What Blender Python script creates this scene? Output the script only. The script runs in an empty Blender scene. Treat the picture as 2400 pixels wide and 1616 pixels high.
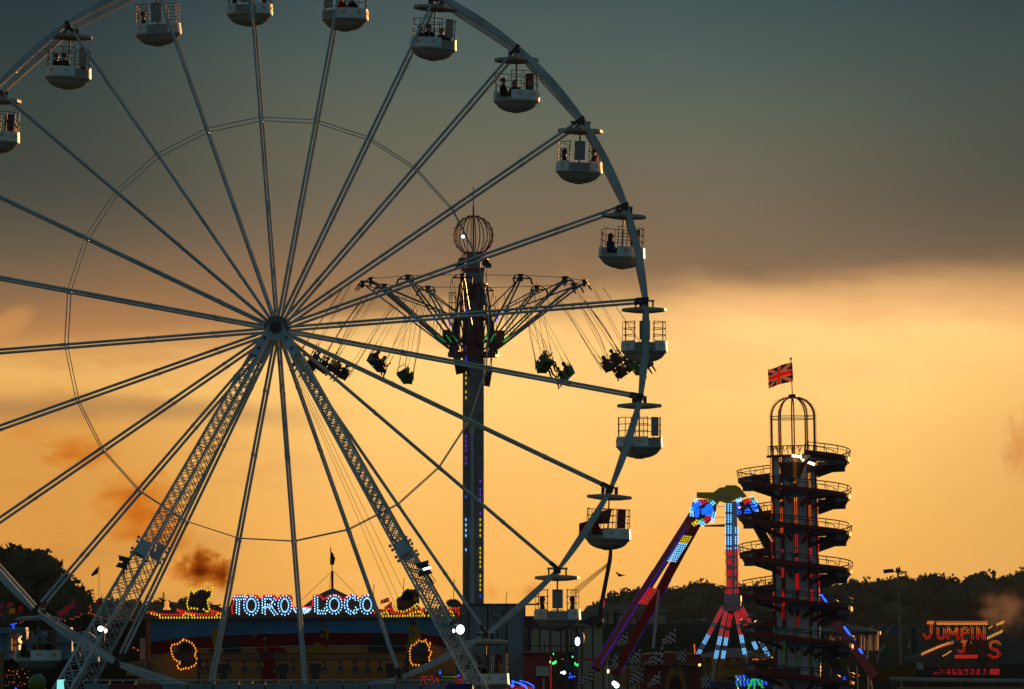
import bpy, math, random
from mathutils import Vector, Matrix
random.seed(11)
R_ = math.radians
PI = math.pi
sc = bpy.context.scene
COL = sc.collection
# ------------------------------------------------------------------ camera frame (2400 px wide photo, 200 mm lens)
FPX, HC = 13333.0, 8.0
PITCH = math.atan(624.5 / FPX)
CP, SP = math.cos(PITCH), math.sin(PITCH)

def at(sx, sy, Y):
    """photo pixel -> point standing at distance Y"""
    dx, dy = (sx - 1200) / FPX, (808 - sy) / FPX
    d = Vector((dx, CP - dy * SP, SP + dy * CP))
    t = Y / d.y
    return Vector((d.x * t, Y, HC + d.z * t))

def Z(x0, y0, s):
    return lambda zx, zy: (x0 + zx / s, y0 + zy / s)

# ------------------------------------------------------------------ materials
MATS = {}
def mat(name, col, rough=.55, metal=0., var=.18, scale=1.5, bump=0., trans=0.):
    if name in MATS: return MATS[name]
    m = bpy.data.materials.new(name); m.use_nodes = True
    nt = m.node_tree; b = nt.nodes['Principled BSDF']
    b.inputs['Roughness'].default_value = rough
    b.inputs['Metallic'].default_value = metal
    if rough >= .79: b.inputs['Specular IOR Level'].default_value = 0.0
    tc = nt.nodes.new('ShaderNodeTexCoord')
    n = nt.nodes.new('ShaderNodeTexNoise'); n.inputs['Scale'].default_value = scale
    n.inputs['Detail'].default_value = 5; n.inputs['Roughness'].default_value = .65
    nt.links.new(tc.outputs['Object'], n.inputs['Vector'])
    r = nt.nodes.new('ShaderNodeValToRGB')
    r.color_ramp.elements[0].position = .3; r.color_ramp.elements[1].position = .7
    r.color_ramp.elements[0].color = [c * (1 - var) for c in col] + [1]
    r.color_ramp.elements[1].color = [min(1, c * (1 + var * .6)) for c in col] + [1]
    nt.links.new(n.outputs['Fac'], r.inputs['Fac'])
    nt.links.new(r.outputs['Color'], b.inputs['Base Color'])
    if bump:
        bp = nt.nodes.new('ShaderNodeBump'); bp.inputs['Strength'].default_value = bump
        nt.links.new(n.outputs['Fac'], bp.inputs['Height']); nt.links.new(bp.outputs['Normal'], b.inputs['Normal'])
    if trans:
        tl = nt.nodes.new('ShaderNodeBsdfTranslucent'); mx = nt.nodes.new('ShaderNodeMixShader'); mx.inputs[0].default_value = trans
        nt.links.new(r.outputs['Color'], tl.inputs['Color']); nt.links.new(b.outputs[0], mx.inputs[1]); nt.links.new(tl.outputs[0], mx.inputs[2])
        nt.links.new(mx.outputs[0], nt.nodes['Material Output'].inputs['Surface'])
    MATS[name] = m
    return m

def emis(name, col, s, sample=False):
    if name in MATS: return MATS[name]
    m = bpy.data.materials.new(name); m.use_nodes = True
    nt = m.node_tree; b = nt.nodes['Principled BSDF']
    b.inputs['Base Color'].default_value = [c * .3 for c in col] + [1]
    b.inputs['Emission Color'].default_value = list(col) + [1]
    b.inputs['Emission Strength'].default_value = s
    if not sample: m.cycles.emission_sampling = 'NONE'
    MATS[name] = m
    return m

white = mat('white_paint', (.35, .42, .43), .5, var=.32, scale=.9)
white2 = mat('gondola_white', (.58, .64, .63), .45, var=.2, scale=2.5)
roofm = mat('gondola_roof', (.26, .28, .27), .55, var=.25, scale=2)
bowlm = mat('gondola_bowl', (.30, .35, .32), .3, var=.25, scale=2.5)
steel = mat('galvanised_steel', (.34, .36, .37), .38, .6)
dsteel = mat('dark_steel', (.05, .055, .06), .5, .5)
black = mat('black_paint', (.015, .016, .018), .6)
rail_m = mat('rail_metal', (.16, .16, .15), .55, .3)
gold = mat('gold_emblem', (.55, .28, .03), .5)
boardg = mat('grey_board', (.22, .23, .22), .6)
redp = mat('red_paint', (.32, .015, .012), .45)
dred = mat('dark_red_paint', (.15, .012, .010), .5)
navy = mat('navy_paint', (.012, .02, .06), .5)
ochre = mat('ochre_paint', (.40, .17, .02), .6)
yel = mat('yellow_paint', (.45, .30, .01), .45)
cream = mat('cream_canvas', (.34, .30, .21), .8)
tgrey = mat('trailer_grey', (.13, .19, .22), .55, var=.25, scale=.5)
green_s = mat('green_shell', (.032, .12, .010), .6)
orange_s = mat('amber_shell', (.10, .05, .006), .6)
tower_m = mat('tower_grey', (.17, .18, .19), .5, .2, var=.3, scale=1.2)

W_ = dict(white=((.75, .9, 1), 4), cyan=((.18, .55, 1), 1.8), blue=((.02, .08, 1), 1.4), red=((1, .02, .02), .85),
          amber=((1, .32, .03), 1.3), yellow=((1, .72, .02), .95), green=((.02, .75, .12), .6), dgreen=((.01, .35, .12), .22),
          violet=((.25, .03, .9), .9), orange=((1, .14, .012), .95), dimred=((.8, .02, .01), .4), warm=((1, .62, .25), 3))
L = {k: emis('lamp_' + k, v[0], v[1]) for k, v in W_.items()}
floodm = emis('flood_lamp', (.80, 1, .97), 4.5, True)

# ------------------------------------------------------------------ mesh builder
WL = {}; KIDS = {}
class MB:
    def __init__(s): s.v = []; s.f = []; s.m = []
    def add(s, vs, fs, m=0):
        o = len(s.v); s.v += [tuple(v) for v in vs]
        for f in fs: s.f.append([i + o for i in f]); s.m.append(m)
        return s
    def frame(s, d, up=None):
        d = d.normalized()
        u = Vector((0, 0, 1)) if up is None else Vector(up)
        if abs(d.dot(u.normalized())) > .98: u = Vector((0, 1, 0))
        a = d.cross(u).normalized(); return d, a, a.cross(d).normalized()
    def box(s, c, sz, m=0, R=None):
        c = Vector(c); vs = []
        for x in (-.5, .5):
            for y in (-.5, .5):
                for z in (-.5, .5):
                    p = Vector((x * sz[0], y * sz[1], z * sz[2]))
                    if R: p = R @ p
                    vs.append(c + p)
        return s.add(vs, [(0, 1, 3, 2), (4, 6, 7, 5), (0, 4, 5, 1), (2, 3, 7, 6), (0, 2, 6, 4), (1, 5, 7, 3)], m)
    def bar(s, p, q, w, h=None, m=0, up=None, w2=None):
        p, q = Vector(p), Vector(q); h = h or w
        d, a, b = s.frame(q - p, up); vs = []; w2 = w2 or w; h2 = h * w2 / w
        for c, ww, hh in ((p, w, h), (q, w2, h2)):
            for i, j in ((-1, -1), (1, -1), (1, 1), (-1, 1)): vs.append(c + a * i * ww / 2 + b * j * hh / 2)
        return s.add(vs, [(3, 2, 1, 0), (4, 5, 6, 7), (0, 1, 5, 4), (1, 2, 6, 5), (2, 3, 7, 6), (3, 0, 4, 7)], m)
    def tube(s, p, q, r, n=6, m=0, r2=None):
        p, q = Vector(p), Vector(q); d, a, b = s.frame(q - p); r2 = r if r2 is None else r2; vs = []
        for c, rr in ((p, r), (q, r2)):
            for i in range(n):
                t = 2 * PI * i / n; vs.append(c + (a * math.cos(t) + b * math.sin(t)) * rr)
        fs = [(i, (i + 1) % n, n + (i + 1) % n, n + i) for i in range(n)] + [tuple(range(n))[::-1], tuple(range(n, 2 * n))]
        return s.add(vs, fs, m)
    def path(s, pts, r, n=5, m=0, closed=False):
        pts = [Vector(p) for p in pts]; k = len(pts); vs = []; fs = []; pa = None
        for i, p in enumerate(pts):
            if closed: d = pts[(i + 1) % k] - pts[i - 1]
            else: d = pts[min(i + 1, k - 1)] - pts[max(i - 1, 0)]
            d = d.normalized()
            if pa is None: _, a, b = s.frame(d)
            else:
                a = (pa - d * pa.dot(d))
                a = a.normalized() if a.length > 1e-6 else s.frame(d)[1]
                b = d.cross(a)
            pa = a
            for j in range(n):
                t = 2 * PI * j / n; vs.append(p + (a * math.cos(t) + b * math.sin(t)) * r)
        for i in range(k if closed else k - 1):
            o, q = i * n, ((i + 1) % k) * n
            fs += [(o + j, o + (j + 1) % n, q + (j + 1) % n, q + j) for j in range(n)]
        if not closed: fs += [tuple(range(n))[::-1], tuple(range((k - 1) * n, k * n))]
        return s.add(vs, fs, m)
    def prism(s, pts, th, m=0, d=(0, 1, 0)):
        pts = [Vector(p) for p in pts]; k = len(pts); d = Vector(d) * th
        return s.add(pts + [p + d for p in pts], [tuple(range(k)), tuple(range(k, 2 * k))[::-1]] +
                     [(i, k + i, k + (i + 1) % k, (i + 1) % k) for i in range(k)], m)
    def pp(s, pts, Y, th=.1, m=0):
        """prism from photo-pixel outline standing at distance Y"""
        return s.prism([at(x, y, Y) for x, y in pts], th, m)
    def lathe(s, prof, n=24, c=(0, 0, 0), m=0, sx=1, sy=1, caps=False, a0=0, a1=2 * PI):
        c = Vector(c); vs = []; fs = []; full = abs(a1 - a0 - 2 * PI) < 1e-6; nn = n if full else n + 1
        for r, z in prof:
            for i in range(nn):
                t = a0 + (a1 - a0) * i / n; vs.append(c + Vector((r * math.cos(t) * sx, r * math.sin(t) * sy, z)))
        for j in range(len(prof) - 1):
            for i in range(n):
                i2 = (i + 1) % nn
                fs.append((j * nn + i, j * nn + i2, (j + 1) * nn + i2, (j + 1) * nn + i))
        if caps: fs += [tuple(range(nn))[::-1], tuple(range((len(prof) - 1) * nn, len(prof) * nn))]
        return s.add(vs, fs, m)
    def bulb(s, p, r, m=0, st=1.0):
        p = Vector(p)
        return s.add([p + Vector(v) for v in ((r, 0, 0), (0, -r, 0), (-r, 0, 0), (0, r, 0), (0, 0, r * st), (0, 0, -r * st))],
                     [(0, 4, 1), (1, 4, 2), (2, 4, 3), (3, 4, 0), (1, 5, 0), (2, 5, 1), (3, 5, 2), (0, 5, 3)], m)
    def ball(s, p, r, m=0, n=10, sc_=(1, 1, 1)):
        prof = [(max(1e-4, math.sin(PI * i / 6)) * r, -math.cos(PI * i / 6) * r * sc_[2]) for i in range(7)]
        return s.lathe(prof, n, p, m, sc_[0], sc_[1])
    def build(s, name, mats, parent=None, smooth=False, loc=None):
        if not isinstance(mats, (list, tuple)): mats = [mats]
        if parent is not None: base = WL[parent.name]
        elif loc is not None: base = Vector(loc)
        else:
            xs = [v[0] for v in s.v]; ys = [v[1] for v in s.v]; zs = [v[2] for v in s.v]
            base = Vector(((min(xs) + max(xs)) / 2, (min(ys) + max(ys)) / 2, min(zs)))
        me = bpy.data.meshes.new(name)
        me.from_pydata([(v[0] - base.x, v[1] - base.y, v[2] - base.z) for v in s.v], [], s.f)
        for mt in mats: me.materials.append(mt)
        if len(mats) > 1: me.polygons.foreach_set('material_index', s.m)
        if smooth: me.polygons.foreach_set('use_smooth', [True] * len(s.f))
        me.update()
        o = bpy.data.objects.new(name, me); COL.objects.link(o); WL[o.name] = base
        if parent is not None:
            o.parent = parent; KIDS.setdefault(parent.name, []).append(o)
        else: o.location = base
        return o

def tag(o, label=None, cat=None, group=None, kind=None):
    if label: o['label'] = label
    if cat: o['category'] = cat
    if group: o['group'] = group
    if kind: o['kind'] = kind
    return o
def thing(name, label, cat, loc=(0, 0, 0), group=None):
    o = bpy.data.objects.new(name, None); COL.objects.link(o); o.empty_display_size = .2
    o.location = Vector(loc); WL[o.name] = Vector(loc)
    return tag(o, label, cat, group)
def copy_tree(o, parent=None):
    c = o.copy(); COL.objects.link(c); c.parent = parent; WL[c.name] = WL[o.name]
    for ch in KIDS.get(o.name, []):
        d = copy_tree(ch, c); KIDS.setdefault(c.name, []).append(d)
    return c
def solo(mb, name, mats, label, cat, group=None, smooth=False, kind=None):
    return tag(mb.build(name, mats, smooth=smooth), label, cat, group, kind)
def setting(mb, name, mats, **k):
    o = mb.build(name, mats, **k); o['kind'] = 'structure'; return o
def lerp(a, b, t): return a + (b - a) * t
def text_mesh(s_, size, name, m, parent, origin, th=.02, shear=0):
    cu = bpy.data.curves.new(name, 'FONT'); cu.body = s_; cu.size = size; cu.extrude = th; cu.shear = shear
    cu.resolution_u = 3
    ob = bpy.data.objects.new(name + '_tmp', cu); COL.objects.link(ob)
    dg = bpy.context.evaluated_depsgraph_get()
    me = bpy.data.meshes.new_from_object(ob.evaluated_get(dg)); bpy.data.objects.remove(ob); bpy.data.curves.remove(cu)
    me.transform(Matrix.Translation(Vector(origin) - WL[parent.name]) @ Matrix.Rotation(PI / 2, 4, 'X'))
    me.name = name; me.materials.clear(); me.materials.append(m)
    o = bpy.data.objects.new(name, me); COL.objects.link(o); o.parent = parent; WL[o.name] = WL[parent.name]
    KIDS.setdefault(parent.name, []).append(o)
    return o

def resample(pts, step, closed=False):
    pts = [Vector(p) for p in pts]
    if closed: pts.append(pts[0])
    out = []; carry = 0
    for a, b in zip(pts, pts[1:]):
        l = (b - a).length
        if l < 1e-6: continue
        t = carry
        while t < l: out.append((a.lerp(b, t / l), (b - a) / l)); t += step
        carry = t - l
    return out

# ------------------------------------------------------------------ camera, world, sun
cam = bpy.data.cameras.new('camera'); co = bpy.data.objects.new('camera', cam); COL.objects.link(co)
cam.sensor_width = 36; cam.lens = FPX / 2400 * 36; cam.clip_start = 1; cam.clip_end = 20000
co.location = (0, 0, HC); co.rotation_euler = (PI / 2 + PITCH, 0, 0); sc.camera = co
sc.view_settings.view_transform = 'Standard'; sc.view_settings.look = 'None'
sc.view_settings.exposure = 0; sc.view_settings.gamma = 1
sc.render.film_transparent = False
sc.cycles.volume_step_rate = 1; sc.cycles.volume_max_steps = 64

SUN_AZ, SUN_EL = R_(24), R_(3.0)      # clockwise from +Y, the low sun is off to the right
w = bpy.data.worlds.new('World'); sc.world = w; w.use_nodes = True
nt = w.node_tree; N = nt.nodes; K = nt.links; N.clear()
def node(t, **k):
    n = N.new(t)
    for a, b in k.items(): setattr(n, a, b)
    return n
def M(op, a, b=None, c=None, clamp=False):
    n = node('ShaderNodeMath', operation=op, use_clamp=clamp)
    for i, x in enumerate((a, b, c)):
        if x is None: continue
        if isinstance(x, (int, float)): n.inputs[i].default_value = x
        else: K.new(x, n.inputs[i])
    return n.outputs[0]
def SS(x, a, b):
    n = node('ShaderNodeMapRange', interpolation_type='SMOOTHSTEP')
    K.new(x, n.inputs[0]); n.inputs[1].default_value = a; n.inputs[2].default_value = b
    return n.outputs[0]
def mixc(f, a, b, mode='MIX'):
    n = node('ShaderNodeMix', data_type='RGBA', blend_type=mode)
    if isinstance(f, (int, float)): n.inputs[0].default_value = f
    else: K.new(f, n.inputs[0])
    for i, x in ((6, a), (7, b)):
        if isinstance(x, tuple): n.inputs[i].default_value = (*x, 1)
        else: K.new(x, n.inputs[i])
    return n.outputs[2]
def ramp(x, stops):
    n = node('ShaderNodeValToRGB'); e = n.color_ramp.elements
    while len(e) < len(stops): e.new(.5)
    for i, (p, c) in enumerate(stops): e[i].position = p; e[i].color = (*c, 1)
    K.new(x, n.inputs[0]); return n.outputs[0]
def srgb(r, g, b):
    f = lambda c: (c / 255 / 12.92) if c < 10.3 else ((c / 255 + .055) / 1.055) ** 2.4
    return (f(r), f(g), f(b))
def noise(vec, scale, detail=4, rough=.55):
    n = node('ShaderNodeTexNoise'); n.inputs['Scale'].default_value = scale
    n.inputs['Detail'].default_value = detail; n.inputs['Roughness'].default_value = rough
    K.new(vec, n.inputs['Vector']); return n.outputs['Fac']
tc = node('ShaderNodeTexCoord'); sep = node('ShaderNodeSeparateXYZ'); K.new(tc.outputs['Generated'], sep.inputs[0])
X, Y_, Zc = sep.outputs
hor = M('SQRT', M('ADD', M('MULTIPLY', X, X), M('MULTIPLY', Y_, Y_)))
v = M('DIVIDE', Zc, hor)                    # tan(elevation): 0 .. .1074 in view
az = M('ARCTAN2', X, Y_)                    # -.09 .. .09 in view
cmb = node('ShaderNodeCombineXYZ'); K.new(M('MULTIPLY', az, 15), cmb.inputs[0]); K.new(M('MULTIPLY', v, 48), cmb.inputs[1]); cmb.inputs[2].default_value = 7.7
n1 = noise(cmb.outputs[0], 1.2, 5)          # streaky cloud edge
cm2 = node('ShaderNodeCombineXYZ'); K.new(M('MULTIPLY', az, 26), cm2.inputs[0]); K.new(M('MULTIPLY', v, 90), cm2.inputs[1])
n2 = noise(cm2.outputs[0], 1.6, 6, .6)
cm3 = node('ShaderNodeCombineXYZ'); K.new(M('MULTIPLY', az, 10), cm3.inputs[0]); K.new(M('MULTIPLY', v, 16), cm3.inputs[1]); cm3.inputs[2].default_value = 3.3
n3 = noise(cm3.outputs[0], 1.1, 3)
vv = M('ADD', v, M('MULTIPLY', M('SUBTRACT', n1, .5), .012))
# the clear glowing band near the horizon
low = ramp(M('DIVIDE', v, .11), [(0, srgb(240, 172, 78)), (.14, srgb(250, 185, 94)), (.34, srgb(255, 203, 118)), (.52, srgb(255, 208, 132)), (.62, srgb(246, 190, 112)), (.75, srgb(190, 140, 90))])
# the cloud deck above it
high = ramp(M('DIVIDE', vv, .11), [(.40, srgb(190, 130, 78)), (.50, srgb(150, 112, 76)), (.58, srgb(126, 104, 80)), (.68, srgb(108, 100, 82)), (.80, srgb(93, 98, 84)), (.90, srgb(76, 90, 86)), (1.0, srgb(62, 79, 82))])
# height of the cloud edge: lower and softer on the left, higher to the right
edge = M('ADD', .0425, M('MULTIPLY', SS(az, -.085, .042), .0135))
dv = M('SUBTRACT', M('ADD', M('ADD', v, M('MULTIPLY', M('SUBTRACT', n1, .5), .011)), M('MULTIPLY', M('SUBTRACT', n2, .5), .005)), edge)
cf = SS(dv, -.0050, .0065)
low = mixc(M('MULTIPLY', SS(n2, .45, .70), .32), low, srgb(248, 188, 116))
low = mixc(M('MULTIPLY', M('MULTIPLY', SS(n1, .50, .70), SS(v, .018, .045)), .25), low, srgb(236, 174, 108))
pk = M('MULTIPLY', SS(dv, -.0080, -.0035), SS(az, -.01, .05))
low = mixc(M('MULTIPLY', pk, .65), low, srgb(236, 172, 112))
sky = mixc(cf, low, high)
# left: grey-orange streak clouds low in the sky
lf = M('MULTIPLY', SS(M('MULTIPLY', az, -1), .025, .085), M('MULTIPLY', SS(n2, .47, .66), SS(M('MULTIPLY', v, -1), -.052, -.030)))
sky = mixc(M('MULTIPLY', lf, .75), sky, srgb(186, 122, 62))
sky = mixc(M('MULTIPLY', M('MULTIPLY', SS(M('MULTIPLY', az, -1), .015, .085), SS(M('MULTIPLY', v, -1), -.055, -.03)), .85), sky, srgb(212, 144, 60))
st1 = M('MULTIPLY', SS(M('MULTIPLY', M('ABSOLUTE', M('SUBTRACT', M('ADD', v, M('MULTIPLY', n1, .008)), .0385)), -1), -.0035, 0), SS(M('MULTIPLY', az, -1), .02, .06))
sky = mixc(M('MULTIPLY', st1, .6), sky, srgb(160, 118, 78))
# small break in the cloud at far left
g1 = M('ADD', M('POWER', M('DIVIDE', M('ADD', az, .0885), .0045), 2), M('POWER', M('DIVIDE', M('SUBTRACT', v, M('ADD', .0492, M('MULTIPLY', M('ADD', az, .09), .5))), .0028), 2))
sky = mixc(M('MULTIPLY', SS(M('MULTIPLY', g1, -1), -1.6, 0), .8), sky, srgb(205, 145, 80))
# right: duller gold; vignette darkening painted into the cloud of both upper corners
sky = mixc(M('MULTIPLY', M('MULTIPLY', SS(az, .055, .098), SS(M('MULTIPLY', v, -1), -.06, -.02)), .6), sky, srgb(214, 158, 82))
dk = M('MULTIPLY', M('MULTIPLY', SS(az, .025, .095), SS(v, .048, .075)), .52)
sky = mixc(dk, sky, srgb(38, 50, 50))
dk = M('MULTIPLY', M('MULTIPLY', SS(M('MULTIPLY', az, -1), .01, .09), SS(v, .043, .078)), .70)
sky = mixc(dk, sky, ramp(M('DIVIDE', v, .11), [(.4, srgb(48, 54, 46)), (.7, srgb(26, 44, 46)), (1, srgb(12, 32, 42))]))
# mottling so nothing is perfectly smooth
sky = mixc(1.0, sky, ramp(n3, [(.3, (.93, .93, .93)), (.7, (1.06, 1.06, 1.06))]), 'MULTIPLY')
# rest of the dome: dusk blue overhead and behind, from the sky model plus cloud
nish = node('ShaderNodeTexSky', sky_type='NISHITA'); nish.sun_disc = False
nish.sun_elevation = SUN_EL; nish.sun_rotation = SUN_AZ; nish.altitude = 50; nish.air_density = 1.2; nish.dust_density = 2
nb = mixc(1.0, nish.outputs[0], (.06, .06, .06), 'MULTIPLY')
cmA = node('ShaderNodeMapping'); cmA.inputs['Scale'].default_value = (2, 2, 5); K.new(tc.outputs['Generated'], cmA.inputs[0])
dome = ramp(noise(cmA.outputs[0], 1.4, 5), [(.3, (.055, .115, .145)), (.7, (.105, .175, .205))])
dome = mixc(.12, dome, nb)
ff = M('MULTIPLY', SS(Y_, .78, .97), SS(M('MULTIPLY', v, -1), -.30, -.12))
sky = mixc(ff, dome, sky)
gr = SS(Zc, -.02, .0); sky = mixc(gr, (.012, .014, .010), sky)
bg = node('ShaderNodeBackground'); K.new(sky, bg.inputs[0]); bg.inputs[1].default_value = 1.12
ow = node('ShaderNodeOutputWorld'); K.new(bg.outputs[0], ow.inputs[0])

sl = bpy.data.lights.new('sun', 'SUN'); sl.energy = 4.5; sl.angle = R_(.5); sl.color = (1, .42, .12)
so = bpy.data.objects.new('sun', sl); COL.objects.link(so)
sd = Vector((math.sin(SUN_AZ) * math.cos(SUN_EL), math.cos(SUN_AZ) * math.cos(SUN_EL), math.sin(SUN_EL)))
so.rotation_euler = sd.to_track_quat('Z', 'Y').to_euler(); so.location = (120, 260, 60)

# ------------------------------------------------------------------ ground
g = MB(); g.add([(-6000, -50, 0), (6000, -50, 0), (6000, 9000, 0), (-6000, 9000, 0)], [(0, 1, 2, 3)])
setting(g, 'ground', mat('grass_ground', (.012, .014, .008), .97, var=.4, scale=.05), loc=(0, 0, 0))

# ================================================================== PEOPLE
def skinned(vs, es, rad, root, mats, name, sub=2):
    me = bpy.data.meshes.new(name); me.from_pydata(vs, es, [])
    o = bpy.data.objects.new(name, me); COL.objects.link(o)
    o.modifiers.new('s', 'SKIN'); sk = me.skin_vertices[0].data if me.skin_vertices else None
    if sk is None:
        me.attributes.new('skin', 'FLOAT', 'POINT')
    for i, r in enumerate(rad): sk[i].radius = (r[0], r[1]) if isinstance(r, tuple) else (r, r)
    sk[root].use_root = True
    m = o.modifiers.new('u', 'SUBSURF'); m.levels = sub; m.render_levels = sub
    dg = bpy.context.evaluated_depsgraph_get()
    r = bpy.data.meshes.new_from_object(o.evaluated_get(dg)); bpy.data.objects.remove(o)
    r.name = name
    for mt in mats: r.materials.append(mt)
    return r

skin = mat('skin', (.35, .19, .12), .5)
hairm = mat('dark_hair', (.02, .014, .01), .7)
cl = {n: mat('cloth_' + n, c, .85) for n, c in dict(black=(.012, .012, .016), blue=(.015, .03, .14), teal=(.01, .10, .13), red=(.25, .01, .012),
      grey=(.09, .10, .11), jeans=(.02, .03, .06), purple=(.12, .01, .10), yellow=(.35, .22, .02), cap_red=(.3, .02, .02), lblue=(.05, .16, .30)).items()}
def person_mesh(name, arms='lap'):
    V = []; E = []; Rr = []
    def a(p, r, par=None):
        V.append(p); Rr.append(r)
        if par is not None: E.append((par, len(V) - 1))
        return len(V) - 1
    pel = a((0, 0, .10), (.15, .12)); bel = a((0, 0, .24), (.14, .11), pel); ch = a((.01, 0, .40), (.17, .12), bel)
    nk = a((.02, 0, .55), .055, ch); h1 = a((.035, 0, .65), .082, nk); h2 = a((.03, 0, .735), .098, h1); h3 = a((.02, 0, .81), .065, h2)
    a((.135, 0, .705), .018, h2)                                    # nose
    for s in (1, -1):
        a((.02, s * .105, .71), .018, h2)                           # ear
        sh = a((0, s * .17, .47), .068, ch)
        if arms == 'lap': el, wr, pm = (.06, s * .24, .24), (.28, s * .16, .20), (.36, s * .14, .19)
        else: el, wr, pm = (.10, s * .26, .30), (.26, s * .25, .48), (.31, s * .25, .55)
        e = a(el, .048, sh); w_ = a(wr, .034, e); p_ = a(pm, .032, w_)
        d = (Vector(pm) - Vector(wr)).normalized(); up = Vector((0, 0, 1)).cross(d).normalized(); nn = d.cross(up)
        for k, ln in enumerate((.072, .082, .076, .060)):           # four fingers of different length, bent
            o_ = Vector(pm) + d * .035 + up * (k - 1.5) * .02
            f1 = a(tuple(o_ + d * ln * .5), .0095, p_); a(tuple(o_ + d * ln - nn * .0 + Vector((0, 0, -.022))), .008, f1)
        t1 = a(tuple(Vector(pm) - up * s * .035 + d * .01), .011, p_); a(tuple(Vector(pm) - up * s * .05 + d * .045), .009, t1)
        hp = a((.03, s * .10, .085), .09, pel); kn = a((.46, s * .12, .075), .065, hp)
        an = a((.50, s * .12, -.34), .042, kn); a((.64, s * .13, -.385), .038, an)
    mats = [skin, cl['black'], cl['jeans'], black, hairm]
    me = skinned(V, E, Rr, 0, mats, name, 1)
    for p in me.polygons:
        c = p.center; i = 1
        if c.z > .56: i = 0
        elif c.z < .17 and (c.x > .02 or c.z < .12) and abs(c.y) < .22: i = 2
        if c.x > .26 and .13 < c.z < .30 and abs(c.y) < .24 and arms == 'lap' and abs(c.y) > .02: i = 0 if c.z > .145 else 2
        if arms != 'lap' and c.z > .46 and c.x > .22: i = 0
        if c.z < -.30: i = 3
        if c.z > .70 and c.x > .085 and abs(abs(c.y) - .04) < .018 and c.z < .76: i = 4
        p.material_index = i; p.use_smooth = True
    return me
ME_LAP = person_mesh('person_seated'); ME_UP = person_mesh('person_holding', 'up')
def hair_mesh(long=False):
    mb = MB(); vs = []; fs = []; n, k = 12, 7
    for j in range(k):
        ph = PI * .62 * j / (k - 1)
        for i in range(n):
            t = 2 * PI * i / n; r = .117
            back = math.cos(t) < .1
            z = math.cos(ph) * .112
            if not back and ph > PI * .36: ph2 = PI * .36; z = math.cos(ph2) * .112; rr = math.sin(ph2) * r
            else: rr = math.sin(ph) * r
            if long and back and j == k - 1: z -= .24
            vs.append((.012 + rr * math.cos(t), rr * math.sin(t), .735 + z))
    for j in range(k - 1):
        fs += [(j * n + i, j * n + (i + 1) % n, (j + 1) * n + (i + 1) % n, (j + 1) * n + i) for i in range(n)]
    me = bpy.data.meshes.new('hair'); me.from_pydata(vs, [], fs); me.materials.append(hairm)
    for p in me.polygons: p.use_smooth = True
    return me
HAIR = hair_mesh(); HAIRL = hair_mesh(True)
def person(label, mtx, top='black', legs='jeans', long=False, up=False, group=None, capm=None):
    o = bpy.data.objects.new('person', ME_UP if up else ME_LAP); COL.objects.link(o)
    o.matrix_world = mtx; WL[o.name] = mtx.translation
    for i, m in ((1, cl[top]), (2, cl[legs])):
        o.material_slots[i].link = 'OBJECT'; o.material_slots[i].material = m
    tag(o, label, 'person', group)
    h = bpy.data.objects.new('hair', HAIRL if long else HAIR); COL.objects.link(h); h.parent = o
    if capm: h.name = 'cap'; h.material_slots[0].link = 'OBJECT'; h.material_slots[0].material = cl[capm]
    return o
# ================================================================== FERRIS WHEEL
WY = 277.0
W0 = at(651, 773, WY); RW = 866 / FPX * 277.8; HD = 1.7
def wr(th, r, y=0): return W0 + Vector((r * math.cos(th), y, r * math.sin(th)))
NODES = [R_(4.5 + 15 * k) for k in range(24)]
wheel = thing('ferris_wheel', 'big white observation wheel rim with twenty four double spokes', 'ferris wheel', (W0.x, WY, W0.z - RW))
hub = MB()
hub.tube(W0 + Vector((0, -2.35, 0)), W0 + Vector((0, 2.35, 0)), .26, 20)
for s in (-1, 1):
    for y0, y1, r in ((1.52, 1.60, .56), (1.80, 1.88, .54), (1.60, 1.80, .42)):
        hub.tube(W0 + Vector((0, s * y0, 0)), W0 + Vector((0, s * y1, 0)), r, 32)
hubo = hub.build('hub', mat('hub_metal', (.13, .12, .10), .55, .2), wheel)
for s in (-1, 1):
    bl = MB()
    for th in NODES:
        c = wr(th + R_(7.5), .53, s * 1.72); bl.box(c, (.11, .12, .11), 0, Matrix.Rotation(-th, 3, 'Y'))
    bl.build('bolt_ring', black, hubo)
sp0 = MB()
for s in (-1, 1):
    for i, th in enumerate(NODES):
        m = MB(); y = s * HD
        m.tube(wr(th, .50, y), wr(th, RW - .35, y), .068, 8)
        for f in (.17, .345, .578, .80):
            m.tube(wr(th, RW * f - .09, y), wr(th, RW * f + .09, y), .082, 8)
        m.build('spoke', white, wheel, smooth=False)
        m = MB(); th2 = th + R_(15); r = RW * .573
        y2 = s * 1.05; m.tube(wr(th, r, y2), wr(th2, r, y2), .027, 6); m.bar(wr(th, r, y2), wr(th, r, y), .05)
        m.build('brace_bar', white, wheel)
        # rim segment: outer edge follows the circle, inner edge a chord
        m = MB(); n = 8; y0 = min(s * HD, s * (HD - .45)); out = []; inn = []
        a, b = wr(th, RW - .14, y0), wr(th2, RW - .14, y0)
        for k in range(n + 1):
            t = k / n; out.append(wr(lerp(th, th2, t), RW + .03 + .015 * math.sin(PI * t), y0)); inn.append(a.lerp(b, t))
        vs = out + inn + [p + Vector((0, .45, 0)) for p in out + inn]; q = n + 1; Q = 2 * q; fs = []
        for k in range(n):
            fs += [(k, k + 1, q + k + 1, q + k), (Q + k, Q + q + k, Q + q + k + 1, Q + k + 1), (k, Q + k, Q + k + 1, k + 1), (q + k, q + k + 1, Q + q + k + 1, Q + q + k)]
        fs += [(0, q, Q + q, Q), (n, Q + n, Q + q + n, q + n)]
        m.add(vs, fs); m.build('rim_segment', white, wheel)
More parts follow.
